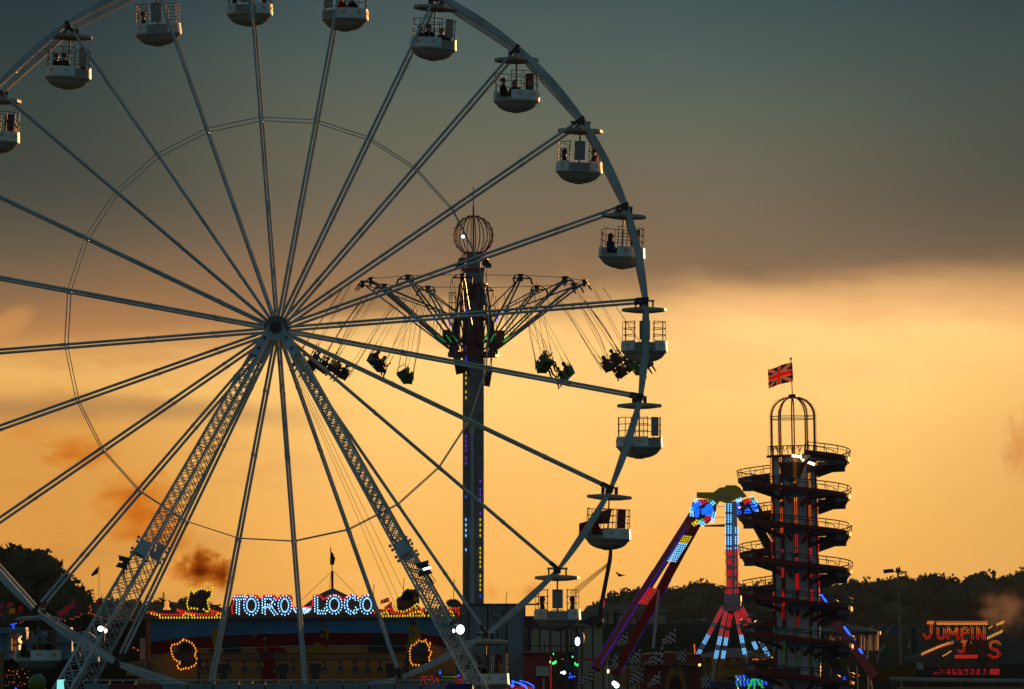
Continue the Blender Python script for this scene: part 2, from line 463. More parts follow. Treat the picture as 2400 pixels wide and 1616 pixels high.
for i, th in enumerate(NODES):
    m = MB(); th2 = th + R_(15)
    for k in (2, 4):
        t = k / 6; p = wr(lerp(th, th2, t), RW - .06); m.bar(p - Vector((0, HD - .4, 0)), p + Vector((0, HD - .4, 0)), .028)
        t2 = (k + 1) / 6; p2 = wr(lerp(th, th2, min(t2, 1)), RW - .06)
        m.bar(p + Vector((0, (HD - .4) * (-1) ** k, 0)), p2 + Vector((0, -(HD - .4) * (-1) ** k, 0)), .022)
    m.build('rim_lacing', white, wheel)
    m = MB()
    for s in (-1, 1):
        m.bar(wr(th, RW - .58, s * HD), wr(th, RW + .06, s * HD), .17, .22, up=(0, 1, 0))
        m.box(wr(th, RW - .15, s * HD) + Vector((0, 0, -.16)), (.34, .2, .2))
    m.tube(wr(th, RW - .12, -HD), wr(th, RW - .12, HD), .05, 8)
    m.build('axle_bracket', black, wheel)

# ---- support frame
frame = thing('support_frame', 'four lattice legs carrying the big wheel, spread from its hub', 'support frame', (W0.x, WY, 0))
zb = -W0.z
def leg_pts(sx, sy):
    top = W0 + Vector((sx * .42, sy * 2.45, -.35)); bot = W0 + Vector((sx * 12.25, sy * 8.6, zb))
    return top, bot
def trussleg(sx, sy):
    top, bot = leg_pts(sx, sy); d = (bot - top).normalized()
    a = Vector((0, 1, 0)); a = (a - d * a.dot(d)).normalized(); b = d.cross(a).normalized()
    ln = (bot - top).length
    lo = frame_leg = MB()
    def c4(t, wd):
        c = top + d * t; return [c + a * i * wd * .5 + b * j * wd * .5 for i, j in ((-1, -1), (-1, 1), (1, 1), (1, -1))]
    def seg(m, t0, t1, w0, w1, step, lac):
        A, B = c4(t0, w0), c4(t1, w1)
        for p, q in zip(A, B): m.bar(p, q, .105, .105, up=tuple(a))
        n = max(1, int((t1 - t0) / step)); prev = A
        for k in range(1, n + 1):
            t = k / n; cur = [A[i].lerp(B[i], t) for i in range(4)]
            for i in range(4):
                j = (i + 1) % 4
                m.bar(prev[i], cur[j], lac, lac); m.bar(prev[j], cur[i], lac, lac)
                if k % 3 == 0: m.bar(cur[i], cur[j], lac, lac)
            prev = cur
    j1 = ln * .477
    m = MB(); seg(m, 1.2, j1, .44, .56, .42, .040); seg(m, j1 + .6, ln, .62, .78, .55, .042)
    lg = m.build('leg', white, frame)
    m = MB(); A, B = c4(j1 - .1, .62), c4(j1 + .62, .70)
    m.add(A + B, [(0, 1, 2, 3), (7, 6, 5, 4), (0, 4, 5, 1), (1, 5, 6, 2), (2, 6, 7, 3), (3, 7, 4, 0)])
    for t in (-.05, .57):
        for p in c4(j1 + t, .86): m.box(p, (.14, .14, .14))
    m.build('joint_flange', mat('flange_blue', (.30, .38, .42), .5), lg)
    m = MB(); A, B = c4(-.48, .34), c4(1.25, .50)
    m.add(A + B, [(0, 1, 2, 3), (7, 6, 5, 4), (0, 4, 5, 1), (1, 5, 6, 2), (2, 6, 7, 3), (3, 7, 4, 0)])
    for t, w_ in ((.2, .5), (.8, .5)):
        c = top + d * t - a * .0 + Vector((0, sy * .27, 0)); m.tube(c, c + Vector((0, sy * .05, 0)), .07, 10, 1)
    m.build('head_plate', [mat('flange_blue', (.30, .38, .42)), black], lg)
    return lg
for sx in (-1, 1):
    for sy in (-1, 1): trussleg(sx, sy)
for s in (-1, 1):
    m = MB(); m.box(W0 + Vector((0, s * 2.5, -.42)), (.62, .38, .5)); m.tube(W0 + Vector((0, s * 2.2, 0)), W0 + Vector((0, s * 2.78, 0)), .30, 20, 1); m.tube(W0 + Vector((0, s * 2.78, 0)), W0 + Vector((0, s * 2.80, 0)), .16, 16, 2); m.bar(W0 + Vector((-.1, s * 2.81, -.1)), W0 + Vector((.15, s * 2.81, -.3)), .08, .03, 3)
    m.build('bearing_block', [white, dsteel, black, redp], frame)
m = MB()
for dx, ex in ((.0, 8.2), (.06, 8.6), (.12, 9.2)):
    p = W0 + Vector((.75 + dx, -2.7, -1.8)); q = W0 + Vector((ex, -7.5, zb + 3)); m.tube(p, q, .011, 4)
m.build('cable', dsteel, frame)

# ---- loading platform at the foot of the wheel
PY = 267.5
pf = thing('loading_platform', 'pale panelled loading platform across the foot of the big wheel', 'platform', (at(600, 1610, PY).x, PY, 0))
m = MB(); x0, x1 = at(196, 1604, PY).x, at(1108, 1604, PY).x; zt = at(600, 1606, PY).z
m.box(((x0 + x1) / 2, PY + 2, zt / 2), (x1 - x0, 4, zt)); m.build('deck', dsteel, pf)
n = 15
for k in range(n):
    m = MB(); a, b = lerp(x0, x1, k / n) + .04, lerp(x0, x1, (k + 1) / n) - .04
    m.box(((a + b) / 2, PY - .05, zt - .75 + .06), (b - a, .09, 1.5)); m.build('panel', [tgrey, dred, cl['blue']][1 if k in (1, 2) else 2 if k == 14 else 0], pf)
m = MB()
for k in range(31):
    x = lerp(x0, x1, k / 30); m.tube((x, PY + .1, zt), (x, PY + .1, zt + .22), .025, 5)
m.tube((x0, PY + .1, zt + .22), (x1, PY + .1, zt + .22), .03, 5); m.build('handrail', steel, pf)

# ---- gondola prototype (origin at the bottom of its bowl, hanging axle at z = 3.04)
ZP = 3.04
def make_gondola():
    g = thing('gondola', 'x', 'gondola', (0, 0, 0), 'open gondolas hanging on the big wheel')
    ar = R_(27)
    m = MB(); m.lathe([(.02, .0), (.20, .0), (.22, .03), (.44, .065), (.66, .135), (.84, .235), (.95, .345), (1.0, .44), (1.05, .45), (1.06, .51), (1.14, .54), (1.14, .60), (.98, .62), (.02, .60)], 36)
    m.build('bowl', bowlm, g, True)
    m = MB()
    def wall(a0, a1, z0, z1, mi):
        n = max(2, int((a1 - a0) / R_(9))); ro0, ro1, ri = 1.14, 1.11, 1.04; vs = []
        for i in range(n + 1):
            t = lerp(a0, a1, i / n); c, s = math.cos(t), math.sin(t)
            vs += [(ro0 * c, ro0 * s, z0), (ro1 * c, ro1 * s, z1), (ri * c, ri * s, z1), (ri * c, ri * s, z0)]
        fs = [(0, 1, 2, 3), (4 * n + 3, 4 * n + 2, 4 * n + 1, 4 * n)]
        for i in range(n):
            o = 4 * i; fs += [(o, o + 4, o + 5, o + 1), (o + 1, o + 5, o + 6, o + 2), (o + 2, o + 6, o + 7, o + 3)]
        m.add(vs, fs, mi)
    wall(ar, PI - ar, .60, 1.07, 0); wall(PI + ar, 2 * PI - ar, .60, 1.07, 0)
    tub = m.build('tub', [white2], g)
    m = MB()
    wall(-ar, ar, .60, .98, 0); m.build('door', boardg, g)
    m = MB(); wall(PI - ar, PI + ar, .60, .72, 0); m.build('door_sill', boardg, g)
    for a in (48, 90, 132, 228, 270, 312):                          # small diamond emblems round the tub
        t = R_(a); c = Vector((1.128 * math.cos(t), 1.128 * math.sin(t), .86)); u = Vector((-math.sin(t), math.cos(t), 0)); nn = Vector((math.cos(t), math.sin(t), 0)) * .014
        m = MB(); pts = []
        for k in range(8):
            rr = (.13 if k % 2 == 0 else .055) * (1 if k % 4 == 0 else .8); q = 2 * PI * k / 8; pts.append(c + u * rr * math.cos(q) + Vector((0, 0, rr * math.sin(q))))
        m.prism(pts, 1, d=nn); m.build('emblem', gold, tub)
    m = MB()
    for zz, a0, a1 in ((2.0, ar, PI - ar), (1.68, ar, PI - ar), (1.36, ar, PI - ar), (2.0, PI + ar, 2 * PI - ar), (1.68, PI + ar, 2 * PI - ar), (1.36, PI + ar, 2 * PI - ar), (2.0, -ar * .3, ar * .3)):
        n = 16; m.path([(1.05 * math.cos(lerp(a0, a1, i / n)), 1.05 * math.sin(lerp(a0, a1, i / n)), zz) for i in range(n + 1)], .019, 5)
    for a in (27, 60, 90, 120, 153, 207, 240, 270, 300, 333):
        t = R_(a); m.tube((1.05 * math.cos(t), 1.05 * math.sin(t), 1.05), (1.05 * math.cos(t), 1.05 * math.sin(t), 2.0), .020, 5)
    for a in (3, 177, 183, 357, 27, 153, 207, 333):
        t = R_(a)
        for zz in (1.36, 1.68, 2.0): m.ball((1.05 * math.cos(t), 1.05 * math.sin(t), zz), .04, n=6) if a in (27, 153, 207, 333) else None
    m.build('railing', rail_m, g)
    m = MB(); m.box((1.0, 0, 1.56), (.035, .52, .92)); m.box((1.022, 0, 1.56), (.012, .46, .86))
    m.build('notice_board', boardg, g)
    m = MB(); m.box((.976, 0, 1.56), (.012, .50, .88)); m.build('board_lining', mat('lining_red', (.14, .010, .010), .6), g)
    m = MB(); m.tube((0, 0, .55), (0, 0, 2.55), .042, 8); m.lathe([(.30, 1.0), (.32, 1.03), (.04, 1.05)], 16); m.build('pole', rail_m, g)
    m = MB(); m.lathe([(.04, 2.74), (.55, 2.72), (1.10, 2.66), (1.11, 2.52), (1.04, 2.51), (.5, 2.44), (.04, 2.42)], 12)
    m.build('roof', roofm, g)
    m = MB(); m.box((0, 0, 2.86), (.10, .16, .36)); m.tube((0, -.5, ZP), (0, .5, ZP), .05, 8)
    for s in (-1, 1): m.box((.0, s * .42, 2.86), (.16, .08, .34), 1)
    m.build('hanger', [white, black], g)
    for s in (-1, 1):
        m = MB(); vs = []; n = 10; a0, a1 = (R_(35), R_(145)) if s > 0 else (R_(215), R_(325))
        pts = [(1.02 * math.cos(lerp(a0, a1, i / n)), 1.02 * math.sin(lerp(a0, a1, i / n)), .58) for i in range(n + 1)] + [(.55 * math.cos(lerp(a1, a0, i / n)), .55 * math.sin(lerp(a1, a0, i / n)), .58) for i in range(n + 1)]
        m.prism(pts, .06, d=(0, 0, 1)); m.build('bench', dred, g)
    return g
gproto = make_gondola()
A_, B_, C_ = -90, -42, 50
GL = [ # node angle, yaw, tilt, label, persons [(angle round the tub, top, long hair, cap, words)]
 (64.5, B_, 3.5, 'gondola just right of the top of the wheel, roof and notice board in view', [(200, 'black', 1, None, 'long haired rider at left in the gondola right of the wheel top'), (250, 'black', 0, None, 'rider near the centre pole in the gondola right of the wheel top'), (60, 'black', 0, None, 'small rider behind the pole in the gondola right of the wheel top'), (-10, 'black', 0, None, 'rider behind the board in the gondola right of the wheel top')]),
 (49.5, C_, 0, 'gondola at about one o\'clock with red board lining and three riders', [(205, 'black', 0, None, 'dark clothed rider in the doorway of the one o\'clock gondola'), (95, 'black', 1, None, 'rider behind the pole of the one o\'clock gondola'), (20, 'grey', 0, 'cap_red', 'rider in grey under the red board of the one o\'clock gondola')]),
 (34.5, A_, 2, 'gondola at two o\'clock with grey board facing front between two riders', [(185, 'black', 1, None, 'long haired rider left of the board in the two o\'clock gondola'), (10, 'black', 1, None, 'rider next to the board at right in the two o\'clock gondola'), (-15, 'purple', 0, None, 'rider in purple at the right rail of the two o\'clock gondola')]),
 (19.5, C_, 3, 'gondola above three o\'clock carrying one rider in blue and one in red', [(215, 'blue', 1, None, 'rider in blue with long hair in the doorway above three o\'clock'), (25, 'red', 0, None, 'rider in bright red behind the rim above three o\'clock')]),
 (4.5, A_, 0, 'empty gondola at three o\'clock with grey board in its middle', []),
 (-10.5, B_, 0, 'empty gondola just below three o\'clock with grey board at its right', []),
 (-25.5, C_, 2.5, 'gondola at four o\'clock with red cloth hanging over its left rail', [(210, 'red', 1, None, 'rider in red leaning at the left rail of the four o\'clock gondola'), (150, 'red', 0, None, 'second rider in red by the pole of the four o\'clock gondola')]),
 (-40.5, A_, 0, 'gondola below four o\'clock, level with the marquees, two riders beside its board', [(180, 'black', 1, None, 'rider in black left of the board in the lower right gondola'), (5, 'teal', 1, None, 'rider in teal right of the board in the lower right gondola')]),
 (-55.5, C_, 0, 'lowest gondola on the right side, before the grey trailer wall', [(15, 'yellow', 0, None, 'rider in yellow in the gondola before the grey trailer'), (250, 'black', 0, None, 'rider in black in the gondola before the grey trailer')]),
 (-130.5, C_, 0, 'lowest gondola on the left side, before the blue tents', [(200, 'black', 0, None, 'rider at left in the gondola before the blue tents'), (320, 'black', 0, None, 'rider right of the pole in the gondola before the blue tents'), (90, 'red', 0, None, 'rider at the back in the gondola before the blue tents')]),
 (139.5, 60, 3, 'gondola cut by the left edge of the photo, only its right half in view', [(175, 'black', 0, None, 'rider in the gondola cut by the left edge of the photo')]),
 (124.5, B_, 3, 'gondola at upper left under the broad rim, three riders at its rail', [(215, 'black', 0, None, 'rider at far left in the upper left gondola'), (255, 'black', 0, None, 'rider left of the pole in the upper left gondola'), (-5, 'red', 0, None, 'rider in red behind the board in the upper left gondola')]),
 (109.5, A_, -3, 'gondola left of the wheel top with its roof out of frame, board in the middle', [(195, 'teal', 0, None, 'rider in teal at the left rail of the gondola left of the wheel top')]),
 (94.5, A_ - 8, 0, 'gondola at the wheel top whose bowl shows twin reflections, mostly out of frame', [(185, 'black', 0, None, 'rider at left in the topmost gondola'), (0, 'teal', 0, None, 'rider in teal at right in the topmost gondola')]),
 (79.5, -140, 0, 'gondola next to the wheel top, riders in red, cut by the upper edge', [(255, 'red', 0, None, 'rider in red in the gondola cut by the upper edge'), (300, 'black', 0, None, 'rider in black in the gondola cut by the upper edge')]),
]
for i, (th, yaw, tilt, lab, ppl) in enumerate(GL):
    g = gproto if i == 0 else copy_tree(gproto)
    piv = wr(R_(th), RW - .12)
    Mx = Matrix.Translation(piv) @ Matrix.Rotation(R_(tilt), 4, 'Y') @ Matrix.Translation((0, 0, -ZP))
    g.matrix_world = Mx @ Matrix.Rotation(R_(yaw), 4, 'Z'); WL[g.name] = g.matrix_world.translation
    g['label'] = lab
    for a, top, lg, cp, wd in ppl:
        t = R_(a); f = Mx @ Matrix.Translation((.74 * math.cos(t), .74 * math.sin(t), .70)) @ Matrix.Rotation(t + PI, 4, 'Z') @ Matrix.Scale(1.2, 4)
        person(wd, f, top, 'jeans', bool(lg), False, 'riders in the wheel gondolas', cp)
# red cloth on the four o'clock gondola
def cloth(name, quad, nx, ny, fn, mats, label, cat, group=None, wave=.05, waves=1.5, parent=None, sag=0):
    tl, tr, br, bl_ = [Vector(q) for q in quad]; vs = []; fs = []; mi = []
    nrm = (tr - tl).cross(bl_ - tl).normalized()
    for j in range(ny + 1):
        for i in range(nx + 1):
            u, v_ = i / nx, j / ny; p = tl.lerp(tr, u).lerp(bl_.lerp(br, u), v_)
            p = p + nrm * wave * math.sin(u * waves * 2 * PI + v_ * 1.3) + Vector((0, 0, -sag * 4 * u * (1 - u)))
            vs.append(p)
    for j in range(ny):
        for i in range(nx):
            o = j * (nx + 1) + i; fs.append((o, o + 1, o + nx + 2, o + nx + 1)); mi.append(fn((i + .5) / nx, (j + .5) / ny))
    mb = MB(); mb.v = [tuple(p) for p in vs]; mb.f = fs; mb.m = mi
    o = mb.build(name, mats, parent, True)
    sm = o.modifiers.new('thickness', 'SOLIDIFY'); sm.thickness = .012
    if parent is None: tag(o, label, cat, group)
    return o
c0 = wr(R_(-25.5), RW - .12)
q = c0 + Vector((-1.22, -.75, -2.02))
cloth('cloth', [q + Vector((-.28, 0, .28)), q + Vector((.15, -.1, .40)), q + Vector((.10, 0, -.35)), q + Vector((-.30, .1, -.45))], 8, 8, lambda u, v: 0, [cl['red']], 'red cloth draped over the left rail of the four o\'clock gondola', 'cloth', wave=.04)
q = c0 + Vector((-.35, -.95, -1.25))
cloth('banner', [q + Vector((-.55, 0, .0)), q + Vector((.45, 0, .22)), q + Vector((.30, 0, -.50)), q + Vector((-.60, 0, -.55))], 10, 6, lambda u, v: int(u * 6 + v * 2) % 2, [cl['red'], cl['grey']], 'red and grey banner inside the rail of the four o\'clock gondola', 'banner', wave=.05)

# ---- floodlights on the legs
def flood(c, ang, label, lit=False, sc_=1.0):
    t = thing('floodlight', label, 'floodlight', c, 'floodlights on the wheel legs')
    Rm = Matrix.Rotation(ang, 3, 'Y'); c = Vector(c)
    def P(x, y, z): return c + Rm @ Vector((x * sc_, y * sc_, z * sc_))
    for s in (1, -1):
        m = MB(); h = .10 * sc_
        vs = []
        for y in (-.16, .16):
            vs += [P(-.34, y, s * .04 + s * .26), P(.30, y, s * .30), P(.20, y, s * .04), P(-.24, y, s * .04)]
        if s < 0: vs = [vs[3], vs[2], vs[1], vs[0], vs[7], vs[6], vs[5], vs[4]]
        m.add(vs, [(0, 1, 2, 3), (7, 6, 5, 4), (0, 4, 5, 1), (1, 5, 6, 2), (2, 6, 7, 3), (3, 7, 4, 0)])
        hd = m.build('lamp_head', black, t)
        m = MB(); e = P(.12, -.18, s * .03); m.box(e, (.34 * sc_, .03, .09 * sc_), 0, Rm); m.build('reflector', floodm if s < 0 and lit else dsteel, hd) 
    m = MB(); m.bar(P(.02, 0, -.1), P(.22, .1, -.75), .06); m.bar(P(.12, 0, -.1), P(.34, .1, -.7), .03); m.build('bracket', black, t)
    return t
tl, bo = leg_pts(-1, -1)
flood(at(290, 1319, 269.5), R_(14), 'unlit twin floodlight sticking out from the left wheel leg', sc_=.95)
flood(at(994, 1333, 269.5), R_(-16), 'unlit twin floodlight on the right wheel leg, lens reflection painted as glow', True, 1.1)  # this lamp is off; the reflection in its lens is put in as emission
def litflood(spots, dome, label):
    t = thing('floodlight', label, 'floodlight', at(*spots[0][:2], 268.5), 'floodlights on the wheel legs')
    for x, y, rx, rz in spots:
        c = at(x, y, 268.5); k = 268.5 / FPX; m = MB()
        m.ball(c + Vector((0, .22, 0)), 1, n=14, sc_=(rx * k * 1.12, .22, rz * k * 1.12)); h = m.build('housing', dsteel, t, True)
        m = MB(); m.ball(c, 1, n=16, sc_=(rx * k * .9, .12, rz * k * .9)); m.build('lens', floodm, h, True)
    m = MB(); x, y, r = dome; c = at(x, y, 268.8); k = 268.5 / FPX
    m.lathe([(.01, r * k * .9), (r * k * .6, r * k * .75), (r * k * .95, r * k * .3), (r * k, 0), (r * k * .9, -.05), (.01, -.08)], 20, c); m.build('hood', dsteel, t, True)
    m = MB(); m.bar(c, c + Vector((0, .3, -.8)), .07); m.build('bracket', black, t)
    return t
litflood([(236, 1474, 8, 7), (247.5, 1479, 3.5, 6)], (243, 1465, 6), 'brilliant white floodlight low on the left wheel leg')
litflood([(1079, 1476, 10.5, 12.5), (1063.5, 1479, 3.5, 5)], (1066, 1464, 13), 'brilliant white floodlight low on the right wheel leg under a round hood')
m = MB(); m.pp([(134, 1594), (152, 1593), (148, 1598), (150, 1616), (133, 1616)], 266, .2)
solo(m, 'light_box', emis('cyan_box', (.25, .9, .85), 1.0), 'cyan lit ticket panel at the foot of the left wheel leg', 'lit panel')

# ================================================================== SWING TOWER
SY = 360.0; K3 = SY / FPX * 1.0007
sx0 = at(1109.5, 700, SY).x
def sz(y): return at(1110, y, SY).z
st = thing('swing_tower', 'tall grey column swing ride with red cage ball on top, behind the wheel', 'swing ride', (sx0, SY, 0))
C0 = Vector((sx0, SY, 0))
zt = sz(634)
m = MB(); m.box(C0 + Vector((0, 0, zt / 2)), (1.10, 1.10, zt))
for sx in (-1, 1):
    for sy in (-1, 1): m.box(C0 + Vector((sx * .60, sy * .60, zt / 2)), (.14, .14, zt))
z = 1.0
while z < zt - 1:
    m.box(C0 + Vector((0, -.57, z)), (1.06, .06, .10)); m.box(C0 + Vector((0, .57, z)), (1.06, .06, .10)); z += 1.08
colm = m.build('column', tower_m, st)
m = MB(); px = at(1107, 1200, SY).x
m.tube((px, SY - .85, 2), (px, SY - .85, sz(1215)), .16, 12); m.tube((px, SY - .85, sz(1215)), (px, SY - .85, sz(1015)), .11, 12); m.box((px, SY - .8, sz(1010)), (.34, .3, .5))
m.build('conduit', steel, colm)
def ledcol(x, segs, Y, w=.055, h=.16, step=.27):
    m = MB(); mats = []; 
    for y0, y1, cname in segs:
        if L[cname] not in mats: mats.append(L[cname])
        a, b = at(x, y0, Y), at(x, y1, Y); n = max(1, int((a - b).length / step))
        for i in range(n):
            if random.random() < .92: m.box(a.lerp(b, (i + .5) / n), (w, .04, h), mats.index(L[cname]))
    return m, mats
m, mm = ledcol(1092, [(720, 775, 'blue'), (800, 860, 'blue'), (868, 905, 'yellow'), (912, 940, 'yellow'), (955, 1002, 'yellow'), (1018, 1062, 'violet'), (1068, 1092, 'violet'), (1158, 1172, 'blue'), (1212, 1262, 'cyan'), (1280, 1298, 'cyan')], SY - .72)
m.build('led_strip', mm, st)
m, mm = ledcol(1125.5, [(1126, 1132, 'violet'), (1142, 1210, 'violet'), (1212, 1262, 'yellow'), (1280, 1388, 'yellow'), (1392, 1416, 'blue')], SY - .72)
m.build('led_strip', mm, st)
# head
m = MB(); m.box(C0 + Vector((0, 0, zt + .06)), (1.5, 1.5, .14), 0)
m.box(C0 + Vector((0, 0, zt + .55)), (.9, .9, .95), 1)
for s in (-1, 1): m.tube(C0 + Vector((s * .78, -.12, zt + .45)), C0 + Vector((s * .78, .12, zt + .45)), .24, 14, 2); m.box(C0 + Vector((s * .95, 0, zt + .3)), (.4, .2, .3), 2)
m.box(C0 + Vector((0, -.6, zt - 1.4)), (.42, .08, .9), 2); m.box(C0 + Vector((0, -.58, zt - .7)), (.9, .08, .5), 1)
m.build('head_block', [redp, tower_m, dsteel], st)
# ball
zc = sz(553); rb = 46 * K3; cage = MB()
for k in range(14):
    t = 2 * PI * k / 14 + .12; pts = []
    for i in range(15):
        ph = lerp(-1.08, PI / 2, i / 14); pts.append(C0 + Vector((rb * math.cos(ph) * math.cos(t), rb * math.cos(ph) * math.sin(t), zc + rb * math.sin(ph))))
    cage.path(pts, .034, 5)
cage.path([C0 + Vector((rb * .47 * math.cos(2 * PI * i / 20), rb * .47 * math.sin(2 * PI * i / 20), zc - rb * .883)) for i in range(20)], .05, 5, closed=True)
ball = cage.build('cage_ball', mat('cage_red', (.17, .012, .010), .7), st)
for k in range(14):
    t = 2 * PI * k / 14 + .12; m = MB()
    for i in range(8):
        ph = lerp(-.9, 1.3, i / 7); m.bulb(C0 + Vector(((rb + .06) * math.cos(ph) * math.cos(t), (rb + .06) * math.cos(ph) * math.sin(t), zc + (rb + .06) * math.sin(ph))), .045)
    m.build('bulb_row', mat('unlit_bulb', (.3, .1, .06), .3), ball)
m = MB(); m.ball(at(1085.5, 555, SY - 1.2), .09, n=8); m.build('lit_bulb', emis('spot_white', (.7, .85, 1), 12), ball)
m = MB(); z0 = zc - rb * .883
m.lathe([(.95, z0 - .42), (.95, z0 - .34), (.02, z0 - .34)], 16, C0); 
for k in range(10):
    t = 2 * PI * k / 10; m.tube(C0 + Vector((.8 * math.cos(t), .8 * math.sin(t), z0 - .4)), C0 + Vector((.62 * math.cos(t), .62 * math.sin(t), z0)), .035, 5)
m.tube(C0 + Vector((0, 0, zt + .9)), C0 + Vector((0, 0, z0 - .3)), .2, 8)
m.build('ball_stand', redp, st)
m = MB(); m.tube(C0 + Vector((0, 0, z0 - .3)), C0 + Vector((0, 0, sz(484))), .055, 6); m.tube(C0 + Vector((0, 0, sz(484))), C0 + Vector((0, 0, sz(438))), .028, 6); m.build('mast', redp, st)
# carriage
zl, zm, zu = sz(832), sz(748), sz(668)
m = MB()
for z, r, h in ((zl, 1.62, .30), (sz(800), 1.50, .12), (zm, 1.22, .16), (zu, .92, .14)):
    m.lathe([(r - .12, z - h / 2), (r, z - h / 2), (r, z + h / 2), (r - .12, z + h / 2), (r - .12, z - h / 2)], 12, C0)
for k in range(12):
    t = R_(15 + 30 * k); u = lambda r, z: C0 + Vector((r * math.cos(t), r * math.sin(t), z))
    m.bar(u(1.55, zl), u(1.20, zm), .16, .12); m.bar(u(1.18, zm), u(.88, zu), .12, .10)
    t2 = t + R_(30); u2 = lambda r, z: C0 + Vector((r * math.cos(t2), r * math.sin(t2), z))
    m.bar(u(1.5, zl), u2(1.18, zm), .06); m.bar(u(1.15, zm), u2(.88, zu), .05)
    if k % 2 == 0: m.add([u(1.5, zl + .1), u2(1.5, zl + .1), u2(1.28, sz(775)), u(1.28, sz(775))], [(0, 1, 2, 3)])
    if k % 3 == 0: m.box(u(1.75, sz(792)), (.45, .45, .95), 0, Matrix.Rotation(t, 3, 'Z'))
car = m.build('carriage', dred, st)
m = MB()
for k in range(8):
    t = R_(22 + 45 * k); c = C0 + Vector((1.15 * math.cos(t), 1.15 * math.sin(t), sz(770))); m.box(c, (.3, .3, 1.2), 0, Matrix.Rotation(t, 3, 'Z'))
    c = C0 + Vector((1.35 * math.cos(t), 1.35 * math.sin(t), sz(812))); m.tube(c, c + Vector((0, 0, .6)), .16, 8)
m.build('motor', black, car)
m = MB(); lx = at(1053, 720, SY).x
for dx in (0, .38): m.tube((lx + dx, SY - .4, sz(735)), (lx + dx, SY - .4, sz(687 if not dx else 697)), .03, 5)
for z in (687, 711, 735): m.tube((lx, SY - .4, sz(z)), (lx + .45, SY - .4, sz(z)), .03, 5)
m.tube((lx + .2, SY - .4, sz(687)), (lx + .38, SY - .4, sz(700)), .03, 5)
m.build('service_cage', dred, car)
m = MB()
for s in (-1, 1):
    for y in (-.3, .3): m.tube(C0 + Vector((s * .86, y, zm)), C0 + Vector((s * .80, y, zt + .4)), .022, 4)
m.build('hoist_cable', dsteel, st)
TR, TZ, SWL, NA = 7.05, sz(667), 5.25, 12
tips = []
for k in range(NA):
    ph = R_(-5 - 30 * k); rd = Vector((math.cos(ph), math.sin(ph), 0)); tn = Vector((-math.sin(ph), math.cos(ph), 0))
    tip = C0 + rd * TR + Vector((0, 0, TZ)); tips.append((ph, rd, tn, tip)); rt = C0 + rd * 1.55 + Vector((0, 0, sz(818))); up_ = C0 + rd * 1.2 + Vector((0, 0, zm + .1))
    m = MB()
    for s in (-.28, .28): m.bar(rt + tn * s, tip - rd * .1 + tn * s * .35, .075, .09)
    m.tube(up_, tip + Vector((0, 0, .05)), .04, 6)
    for i in range(1, 5):
        f = i / 5; a, b = rt.lerp(tip, f), up_.lerp(tip, f); m.bar(a, b, .035)
    arm = m.build('arm', mat('arm_steel', (.20, .21, .22), .45, .4), st)
    m = MB(); m.box(tip, (.22, .22, .36), 0, Matrix.Rotation(ph, 3, 'Z')); m.bar(tip - tn * .62 + rd * .2, tip + tn * .62 + rd * .2, .09)
    for s in (-1, 1): m.bar(tip + tn * s * .6 + rd * .2, tip + tn * s * .6 + rd * .42 + Vector((0, 0, -.38)), .08); m.bar(tip + tn * s * .6 + rd * .2, tip + tn * s * .3 + Vector((0, 0, .22)), .06)
    m.box(tip + Vector((0, 0, .22)), (.3, .3, .12), 0, Matrix.Rotation(ph, 3, 'Z'))
    m.build('pulley_head', black, arm)
    m = MB(); 
    for i in range(5 if k in (1, 2, 4, 5, 8, 11) else 0):
        for s in ((-.28, .28) if k in (2, 4) else (.28,)):
            f = .10 + i * .022; p = (rt + tn * s).lerp(tip, f) + Vector((0, -.09, -.02)); m.bulb(p, .045)
    if m.v: m.build('led_strip', L['green'], arm)
    m = MB()
    for i in range(4 if k in (2, 4, 5, 8) else 0):
        f = .40 + i * .022; m.bulb((rt + tn * -.2).lerp(tip, f) + Vector((0, -.09, 0)), .05)
    if m.v: m.build('led_strip', L['blue'], arm)
m = MB()
for i in range(NA): m.tube(tips[i][3] + Vector((0, 0, .2)), tips[(i + 1) % NA][3] + Vector((0, 0, .2)), .022, 4)
m.build('tie_cable', steel, st)

